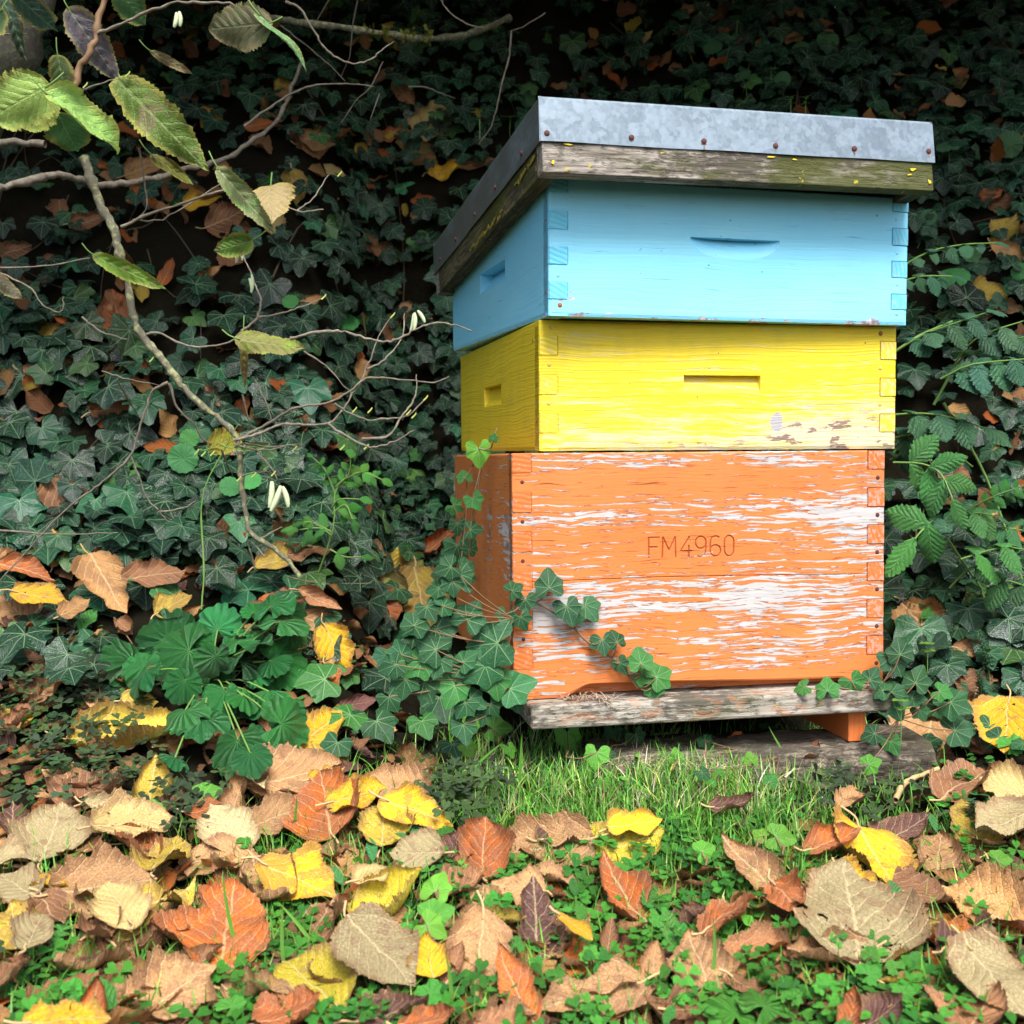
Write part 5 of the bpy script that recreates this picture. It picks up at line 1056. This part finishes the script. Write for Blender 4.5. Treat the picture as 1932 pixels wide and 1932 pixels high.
for c_ in [(513, 908, 50, -96, 5.2, 1.38), (530, 916, 52, -112, 5.2, 1.37), (533, 918, 40, -75, 5, 1.385), (333, 24, 28, -100, 4.2, 1.32), (338, 22, 28, -88, 4, 1.33), (446, 470, 26, -92, 3.4, 1.39), (452, 468, 24, -78, 3.2, 1.4), (475, 518, 34, -92, 3.4, 1.4), (470, 525, 22, -80, 3, 1.4), (782, 590, 32, -92, 3.8, 1.35), (788, 586, 26, -60, 3.6, 1.35), (780, 592, 34, -100, 3.2, 1.36), (468, 20, 22, -60, 3.4, 1.3), (172, 240+2, 1, -90, 1, 1.4)][:13]: catkin(*c_)
for px, py, d in [(240, 142, 1.35), (160, 163, 1.35), (820*.3406+460.5, 597, 1.36), (780, 786, 1.36), (802, 753, 1.37), (690, 845, 1.36), (610, 562, 1.38), (478, 898, 1.4), (383, 858, 1.42), (370, 855, 1.42), (770, 780, 1.36), (515, 895, 1.38), (697, 776, 1.37), (640, 330, 1.4), (400, 857, 1.42), (668, 775, 1.37), (450, 905, 1.4), (555, 848, 1.4), (285, 680, 1.42), (645, 846, 1.36)]:
    V, F, *_ = pinnate(lambda S: .3*np.sin(math.pi*np.clip(S, .05, .98))**.8, 6, 5); p0 = np.array(hp(px, py, d)); tube('bud', [p0+[-.002, 0, -.002], p0, p0+[.002, 0, .002], p0+[.0035, 0, .0045]], .0011, .0009, M_BUD, hz, 6)
# crown of loose leaves, unseen above the picture, added to shade the bank
items = []
while len(items) < 17000:
    x, y = rng.uniform(-2.6, 2.6), rng.uniform(1.12, 4.2); zt = .36+.44*y+.10; z = rng.uniform(max(1.5, zt), 2.7)
    if math.sin(3*x+y)*math.cos(2.3*y-x) < -.8: continue
    nn = nrm(np.array([0, -.2, 1])+rng.normal(0, .5, 3)); a = rng.uniform(0, 6.28)
    items.append((LIT[int(rng.integers(10))], frame([math.cos(a), math.sin(a), -.4], nn), np.array([x, y, z])-hz0, rng.uniform(.08, .14), jcol((.05, .11, .02), .3)))
merged_obj('shade_crown', items, M_FOL, hz)

# ------------------------------------------------------------------ serrated shrub at the right
sh0 = at(1990, 1300, 1.72); sh0[2] = terrain(sh0[0], sh0[1]); sh = empty('serrated_shrub', sh0, 'shrub with arching sprays of serrated green leaflets right of the hive', 'shrub')
def frond(P, n_, L, d0, d1, col, droop=0, mat=None, root=sh, o3=sh0, up=.70, tl=1.15, face=.38):
    Q = [at(x, y, d0+(d1-d0)*i/(len(P)-1))-o3 for i, (x, y) in enumerate(P)]; tube('stem', Q, .0016, .0009, M_STALK_G, root, 5)
    P = np.array(P, float); seg = np.linalg.norm(np.diff(P, axis=0), axis=1); cum = np.concatenate([[0], np.cumsum(seg)])
    for k in range(n_+1):
        t = cum[-1]*(.22+.78*k/n_); x, y = np.interp(t, cum, P[:, 0]), np.interp(t, cum, P[:, 1]); x2, y2 = np.interp(t-8, cum, P[:, 0]), np.interp(t-8, cum, P[:, 1]); an = math.degrees(math.atan2(y2-y, x-x2)) if k else math.degrees(math.atan2(P[0][1]-P[1][1], P[1][0]-P[0][0]))
        d = d0+(d1-d0)*t/cum[-1]
        for s_ in ((-1, 1) if k < n_ else (0,)):
            a = an+s_*rng.uniform(48, 68)-droop*math.cos(math.radians(an))*(15 if s_ > 0 else -5); Lp = L*rng.uniform(.85, 1.1)*(tl if s_ == 0 else 1)*(.8+.25*math.sin(math.pi*(k+1)/(n_+1)))
            pos, R, ln = vleaf(x, y, d+rng.uniform(-.01, .01), a, up, face, .14); geo('leaflet', shp('leaflet', int(rng.integers(3))), M_PINN, root, pos-o3, R, 1.12*Lp/FPX*d*min(ln, 1.25), jcol(col, .14)[:3])
A1 = lambda L: [(1644.5+u*.2723, 197.3+v*.2724) for u, v in L]; A2 = lambda L: [(1644.5+u*.2723, 592+v*.2724) for u, v in L]
cg, cb = (.045, .145, .07), (.065, .25, .05)
frond(A1([(180, 1140), (400, 1020), (640, 970), (860, 960)]), 5, 30, 1.62, 1.55, cg); frond(A1([(160, 1240), (350, 1190), (560, 1190)]), 4, 30, 1.6, 1.55, cg)
frond(A1([(150, 1720), (350, 1600), (560, 1520), (800, 1440)]), 4, 48, 1.58, 1.5, cg, tl=1.3); frond(A1([(560, 1830), (640, 1700), (780, 1590), (1050, 1500)]), 3, 50, 1.56, 1.5, cg); frond(A1([(480, 1900), (700, 1800), (1100, 1760)]), 4, 60, 1.5, 1.44, cg)
frond(A1([(700, 1720), (900, 1640), (1130, 1600)]), 3, 46, 1.56, 1.5, cg)
frond(A2([(140, 700), (350, 690), (560, 720), (780, 790)]), 3, 62, 1.55, 1.48, cg); frond(A2([(150, 860), (300, 830), (440, 810)]), 2, 50, 1.58, 1.55, cg); frond(A2([(130, 1010), (230, 960), (330, 950)]), 2, 44, 1.58, 1.55, cg)
frond(A2([(150, 1030), (350, 1040), (480, 1110), (560, 1280)]), 3, 70, 1.48, 1.42, cb, 1, up=.2, face=.7); frond(A2([(420, 1430), (340, 1510), (300, 1560)]), 1, 72, 1.46, 1.42, cb, up=.2, face=.7); frond(A2([(700, 1340), (860, 1260), (1060, 1190)]), 4, 26, 1.55, 1.5, cb, up=.2, face=.8)
frond(A2([(560, 1420), (720, 1380), (850, 1400)]), 3, 40, 1.55, 1.5, (.06, .2, .06)); frond(A2([(700, 1550), (850, 1480), (1050, 1500)]), 3, 40, 1.55, 1.5, (.05, .17, .06)); frond(A2([(620, 1700), (900, 1620), (1100, 1640)]), 2, 60, 1.5, 1.45, cb); frond(A2([(540, 1900), (700, 1750), (900, 1760)]), 2, 44, 1.55, 1.5, (.04, .14, .05)); frond(A2([(1100, 1900), (950, 1850), (800, 1830)]), 2, 50, 1.55, 1.5, (.04, .15, .05))
for P in (A1([(180, 1700), (330, 1600), (560, 1500)]), A1([(430, 2080), (560, 1850), (690, 1680)]), A2([(520, 1550), (620, 1700), (760, 1900)]), A2([(140, 980), (240, 860), (330, 780)]), A2([(520, 1050), (580, 980), (700, 1060)]), [(1850, 1110), (1890, 1230), (1940, 1300), (1990, 1300)], [(1790, 1120), (1850, 1230), (1960, 1300)], [(1780, 760), (1860, 900), (1930, 1100), (1985, 1290)]):
    tube('stem', [at(x, y, 1.58)-sh0 for x, y in P], .0022, .0014, M_STALK_G, sh, 6, 5)
# --- young elder sprigs left of the hive
el0, ed = ground_hit(590, 1110, 0); el = empty('elder_seedling', el0, 'young elder seedling with small bright leaflets in front of dark ivy', 'seedling')
E4 = lambda L: [(460.5+u*.3406, 526.2+v*.3406) for u, v in L]; ced = ed-.03
for P, k, L in (([(500, 1180), (450, 1060), (380, 990)], 3, 20), ([(510, 1150), (580, 1080), (590, 990)], 2, 28), ([(560, 1110), (650, 1070), (760, 1110)], 3, 24), ([(490, 1300), (560, 1250), (600, 1330)], 2, 32), ([(490, 1260), (530, 1220), (640, 1220)], 1, 28), ([(480, 1420), (420, 1380), (300, 1390)], 2, 34), ([(480, 1400), (380, 1350), (330, 1350)], 1, 24), ([(480, 1500), (560, 1540), (650, 1540)], 1, 28)):
    frond(E4(P), k, L, ced, ced-.02, (.10, .34, .06), 0, None, el, el0, .3, 1.1, .8)
tube('stem', [np.array([0, 0, 0]), at(628, 1000, ced)-el0, at(632, 930, ced)-el0, at(655, 900, ced)-el0], .0014, .001, M_STALK_G, el, 6)
# --- seedlings on the roof and bank
for px, py, d, words_ in ((1492, 200, 1.9, 'left of two tiny seedlings seen over the metal roof'), (1520, 200, 1.9, 'right one of two tiny seedlings seen over the metal roof'), (905, 225, 2.0, 'tiny seedling on the yellow leaf by the roof corner'), (1350, 1695, 1.0, 'tiny seedling in the grass below the spotted leaf'), (1700, 1345, 1.3, 'tiny bright seedling right of the landing board'), (1750, 1235, 1.45, 'pale seedling in the litter right of the orange box')):
    p0 = at(px, py, d); root = empty('seedling', p0, words_, 'seedling', 'tiny bright green seedlings'); tube('stem', [[0, 0, -.035], [0, 0, 0], [0, 0, .014]], .0006, .0005, M_STALK_G, root, 4)
    for k in range(6): a = k*1.05; geo('leaf', shp('small', k), M_PINN, root, np.array([0, 0, .014 if k % 2 else .004]), frame([math.cos(a), math.sin(a), .3], [0, -.3, 1]), .011, (.22, .50, .06))
# --- needle-leaved spurge sprouts at the right
for i, (px, py, L, an, words_) in enumerate(((1868, 1235, 95, 105, 'tall needle-leaved shoot in the litter at right'), (1850, 1300, 70, 95, 'short needle-leaved shoot left of yellow leaf'), (1835, 1540, 60, 95, 'needle-leaved shoot under the olive leaf at right'), (1725, 1140, 60, 110, 'drooping needle shoot beside the right hive corner'), (1910, 1330, 60, 80, 'needle-leaved shoot behind the yellow leaf'))):
    pos, d = ground_hit(px, py+L*.5, .01); root = empty('spurge_shoot', pos, words_, 'spurge', 'needle-leaved spurge shoots'); a = math.radians(an); top = (math.cos(a)*XR-math.sin(a)*YD)*L/FPX*d; tube('stem', [np.zeros(3), top*.5+[.003, 0, 0], top], .0011, .0008, M_STALK_G, root, 5)
    its = []
    for k in range(64):
        t = .15+.85*k/64; b = k*2.4; dv = nrm([math.cos(b), math.sin(b), .55]); its.append((shp('dandelion', 1), frame(dv, nrm([0, 0, 1.0]+dv*-.2)), top*t+[.003*math.sin(3*t), 0, 0], .013*(1.15-.5*t), (.06, .18, .10, 0)))
    merged_obj('needle_foliage', its, M_CLOVER, root)
# --- round pale stem loop and twigs on the ground
for i, (P, r, m, words_) in enumerate(((([(1200, 1432), (1222, 1395), (1240, 1385), (1265, 1385)]), .0030, M_STALK_G, 'pale curved green stem under the landing board'), ([(1290, 1398+5), (1390, 1420), (1480, 1412), (1560, 1415), (1660, 1412), (1725, 1402)], .0012, M_TWIG, 'long bare twig lying across the right runner'), ([(1660, 1410), (1672, 1380), (1668, 1360)], .0011, M_TWIG, 'short upright twig at the board right end'), ([(1480, 1468), (1510, 1440), (1548, 1400)], .0014, mat_plain('pale_straw', (.6, .55, .42), .7), 'pale straw stalk leaning on the plank'), ([(1690, 1510), (1705, 1480), (1740, 1462), (1770, 1450)], .0035, M_STALK_T, 'thick pale curled stem right of old plank'), ([(540, 1145), (580, 1085), (640, 1050), (720, 1038), (800, 1050), (870, 1120)], .0010, M_STALK_T, 'thin arching dry stem in front of ivy left of hive'), ([(80, 1280), (110, 1230), (140, 1190)], .0016, mat_plain('white_twig', (.5, .48, .46), .8), 'pale bare twig leaning at far left'), ([(215, 1165), (250, 1215)], .0012, M_STALK_R, 'red stem left of veined rosette'), ([(380, 1150), (385, 1080), (380, 960), (395, 900), (450, 800)], .0012, M_STALK_G, 'thin tall green stem rising behind veined rosette'), ([(1300, 1440), (1330, 1450), (1420, 1445)], .001, M_TWIG, 'thin dark twig along the old plank'), ([(150, 1620), (170, 1600), (240, 1590)], .001, M_STALK_T, 'loose leaf stalk among left litter'), ([(590, 1090), (690, 1105), (740, 1085), (760, 1020), (798, 990)], .0013, M_TWIG, 'curved twig between ivy and olive leaves left of hive'))):
    Q = [ground_hit(x, y, .02)[0] if i != 8 else at(x, y, 1.45) for x, y in P]; V, F = tube_geo(Q, r, r*.7, 7, 5, .0004); tag(link('twig', mesh_np('twig', V-Q[0], F), m, None, Matrix.Translation(Q[0])), words_, 'twig', 'loose twigs and stems')
# moss tufts on the top branch
for px in (695, 728, 768, 805):
    c0 = at(px, 62 if px < 760 else 70, 1.98); its = []
    for k in range(26): v = nrm(rng.normal(0, 1, 3)+[0, -.3, .8]); its.append((shp('small', k), frame(v, nrm(rng.normal(0, 1, 3))), c0+rng.normal(0, .006, 3)-hz0, rng.uniform(.006, .011), jcol((.16, .17, .02), .3)))
    merged_obj('moss_tuft', its, M_CLOVER, hz)
# dry straw and debris on the landing board and beneath
def blades(name, n_, sampler, hmin, hmax, cols, w_=.0009, lean=.5, flat=False):
    Vs, Fs, Ts, o = [], [], [], 0; k = 0
    while k < n_:
        s_ = sampler()
        if s_ is None: continue
        p, g = s_; k += 1; h = rng.uniform(hmin, hmax); a = rng.uniform(0, 6.28); l = rng.uniform(.1, 1)*lean; dv = np.array([math.cos(a), math.sin(a), 0]); sd_ = np.array([-math.sin(a+rng.normal(0, .6)), math.cos(a), 0]); c = jcol(cols[int(rng.integers(len(cols)))], .25, .12)
        for j in range(5):
            t = j/4; q = p+(dv*h*l*t**1.6+np.array([0, 0, h*(t-.35*l*t**2.2)]) if not flat else dv*h*t+np.array([0, 0, .004+.006*math.sin(3*t)])); ww = w_*(1-t**2.5*.92)*rng.uniform(.9, 1.1); Vs += [q-sd_*ww, q+sd_*ww]; Ts += [c, c]
        Fs += [[o+2*j, o+2*j+1, o+2*j+3, o+2*j+2] for j in range(4)]; o += 10
    return link(name, mesh_np(name, np.array(Vs), np.array(Fs), tint=np.array(Ts)), M_GRASS)
GR = [(.10, .30, .03), (.16, .40, .05), (.07, .22, .03), (.30, .42, .10), (.12, .34, .04)]
def grass_density(x, y):
    v = math.exp(-((x-1180)/330)**2-((y-1500)/105)**2)*1.5+.55*math.exp(-((x-560)/110)**2-((y-1600)/70)**2)+.28*math.exp(-((x-1500)/260)**2-((y-1660)/90)**2)+.5*math.exp(-((x-470)/90)**2-((y-1790)/70)**2)
    if y > 1560: v += .16
    if y < 1430 and 1020 < x < 1700: v = max(v, .45)
    return v
def gs():
    px, py = rng.uniform(0, 1932), rng.uniform(1385, 1960)
    if rng.random() > grass_density(px, py): return None
    p, d = ground_hit(px, py); return p, None
tag(blades('grass', 13000, gs, .012, .042, GR, .00085, .9), 'short fine green grass in front of the hive', 'grass', kind='stuff')
def gs2():
    px, py = rng.uniform(880, 1560), rng.uniform(1400, 1560)
    return (ground_hit(px, py)[0], None)
tag(blades('dry_grass', 900, gs2, .015, .045, [(.50, .42, .24), (.42, .34, .18), (.55, .50, .35)], .0006, 1.0, False), 'dead straw-coloured grass mixed into the green patch', 'grass', kind='stuff')
def gs3():
    if rng.random() < .75: px, py = rng.uniform(1120, 1600), rng.uniform(1395, 1465)
    else: px, py = rng.uniform(1060, 1160), rng.uniform(1318, 1330); return (at(px, py, orange_front_d(px, py, .012))+[0, 0, -.004], None) if rng.random() < .4 else None
    return (ground_hit(px, py, .008)[0], None)
tag(blades('straw_debris', 800, gs3, .015, .04, [(.38, .28, .18), (.50, .42, .32), (.2, .12, .08)], .0006, 1, True), 'dry straw and root debris under the landing board', 'debris', kind='stuff')
for i, (x0, y0, x1, y1) in enumerate(((455, 1820, 420, 1645), (610, 1810, 523, 1700), (0, 1570, 55, 1515), (100, 1635, 155, 1605), (980, 1490, 985, 1385), (1050, 1410, 1075, 1340), (870, 1475, 950, 1400), (1510, 1470, 1450, 1370), (1720, 1450, 1735, 1405), (540, 1850, 535, 1700), (830, 1850, 870, 1940), (850, 1920, 840, 1800), (735, 1800, 800, 1870), (1340, 1870, 1345, 1730), (1940, 1900, 1890, 1870), (1250, 1830, 1330, 1890), (1790, 1620, 1740, 1580), (240, 1820, 255, 1930), (550, 1590, 560, 1500))):
    p0, d = ground_hit(x0, y0, .004); p1 = at(x1, y1, d-.02); c = (p0+p1)/2+np.array([rng.uniform(-.006, .006), 0, .004]); V = []; sd_ = nrm(np.cross(p1-p0, nrm(p0-EYE)))
    for j in range(9): t = j/8; q = (1-t)**2*p0+2*t*(1-t)*c+t*t*p1; ww = .0016*(1-t**3*.93); V += [q-sd_*ww-p0, q-p0+nrm(EYE-p0)*-.0005, q+sd_*ww-p0]
    F = [[3*j+k, 3*j+k+1, 3*j+k+4, 3*j+k+3] for j in range(8) for k in (0, 1)]; o = link('grass_blade', mesh_np('grass_blade', V, F, tint=np.tile((*pick([(.14, .40, .05), (.2, .45, .08)], i), 0), (27, 1))), M_GRASS, None, Matrix.Translation(p0)); tag(o, leaf_label((x0+x1)/2, (y0+y1)/2, 'green', 'tall', 70).replace('leaf', 'grass blade', 1), 'grass blade', 'long single grass blades')
# --- clover, wood sorrel and small weeds as ground cover
def cover(name, label, cat, n_, clusters, size, cols, lift, kind_):
    its = []; St = []; 
    while len(its) < n_:
        cx, cy, sx, sy = clusters[int(rng.integers(len(clusters)))]; px, py = rng.normal(cx, sx), rng.normal(cy, sy)
        if rng.random() < .22: px, py = (rng.uniform(-700, -20) if rng.random() < .5 else rng.uniform(1950, 2600)), rng.uniform(1350, 1930)
        if py < 1180 or py > 1990 or (1000 < px < 1690 and py < 1400): continue
        h = rng.uniform(.6, 1.3)*lift; pos, d = ground_hit(px, py, h); nn = nrm(np.array([0, -.55, 1])+rng.normal(0, .28, 3)); a = rng.uniform(0, 6.28)
        its.append((kind_(int(rng.integers(3))), frame([math.cos(a), math.sin(a), 0], nn), pos, rng.uniform(*size), jcol(pick(cols, int(rng.integers(9))), .2, .08)))
        if len(its) % 2 == 0: St.append((pos, h))
    o = merged_obj(name, its, M_CLOVER); return tag(o, label, cat, kind='stuff')
tre = lambda k: shp('trefoil', k)
cover('wood_sorrel_weeds', 'olive-green wood sorrel with heart-shaped leaflets', 'wood sorrel', 520, [(80, 1320, 70, 60), (100, 1420, 90, 40), (190, 1400, 70, 60), (880, 1500, 45, 40), (850, 1470, 40, 30), (1640, 1490, 60, 30), (480, 1180, 40, 30), (340, 1500, 40, 30), (60, 1250, 60, 60), (220, 1340, 60, 50), (120, 1180, 80, 40)], (.009, .014), [(.07, .12, .045), (.09, .16, .05), (.06, .10, .05)], .03, tre)
cover('clover_weeds', 'bright green clover and small weeds between fallen leaves', 'clover', 800, [(1000, 1700, 110, 45), (1150, 1690, 70, 50), (1650, 1850, 140, 50), (1760, 1880, 90, 40), (1480, 1880, 110, 40), (900, 1640, 70, 30), (1200, 1600, 80, 40), (500, 1860, 60, 30), (120, 1880, 80, 40), (1330, 1760, 80, 50), (1100, 1880, 150, 40), (700, 1900, 120, 30), (600, 1760, 60, 40), (1400, 1640, 90, 40), (1860, 1560, 50, 60)], (.008, .013), [(.08, .34, .04), (.10, .40, .05), (.06, .26, .04)], .022, tre)
cover('chickweed_weeds', 'tiny oval weed leaves carpeting the gaps in the litter', 'weeds', 2700, [(1000, 1720, 160, 60), (1600, 1830, 200, 70), (500, 1830, 100, 70), (100, 1400, 90, 90), (1250, 1560, 160, 60), (300, 1200, 200, 60), (650, 1250, 120, 70), (850, 1850, 250, 60), (60, 1300, 60, 80), (1800, 1400, 70, 80), (150, 1900, 100, 40), (1500, 1560, 120, 60), (1000, 1470, 120, 40), (620, 1600, 80, 50)], (.006, .012), [(.06, .26, .035), (.09, .32, .05), (.05, .2, .05)], .014, lambda k: shp('small', k))
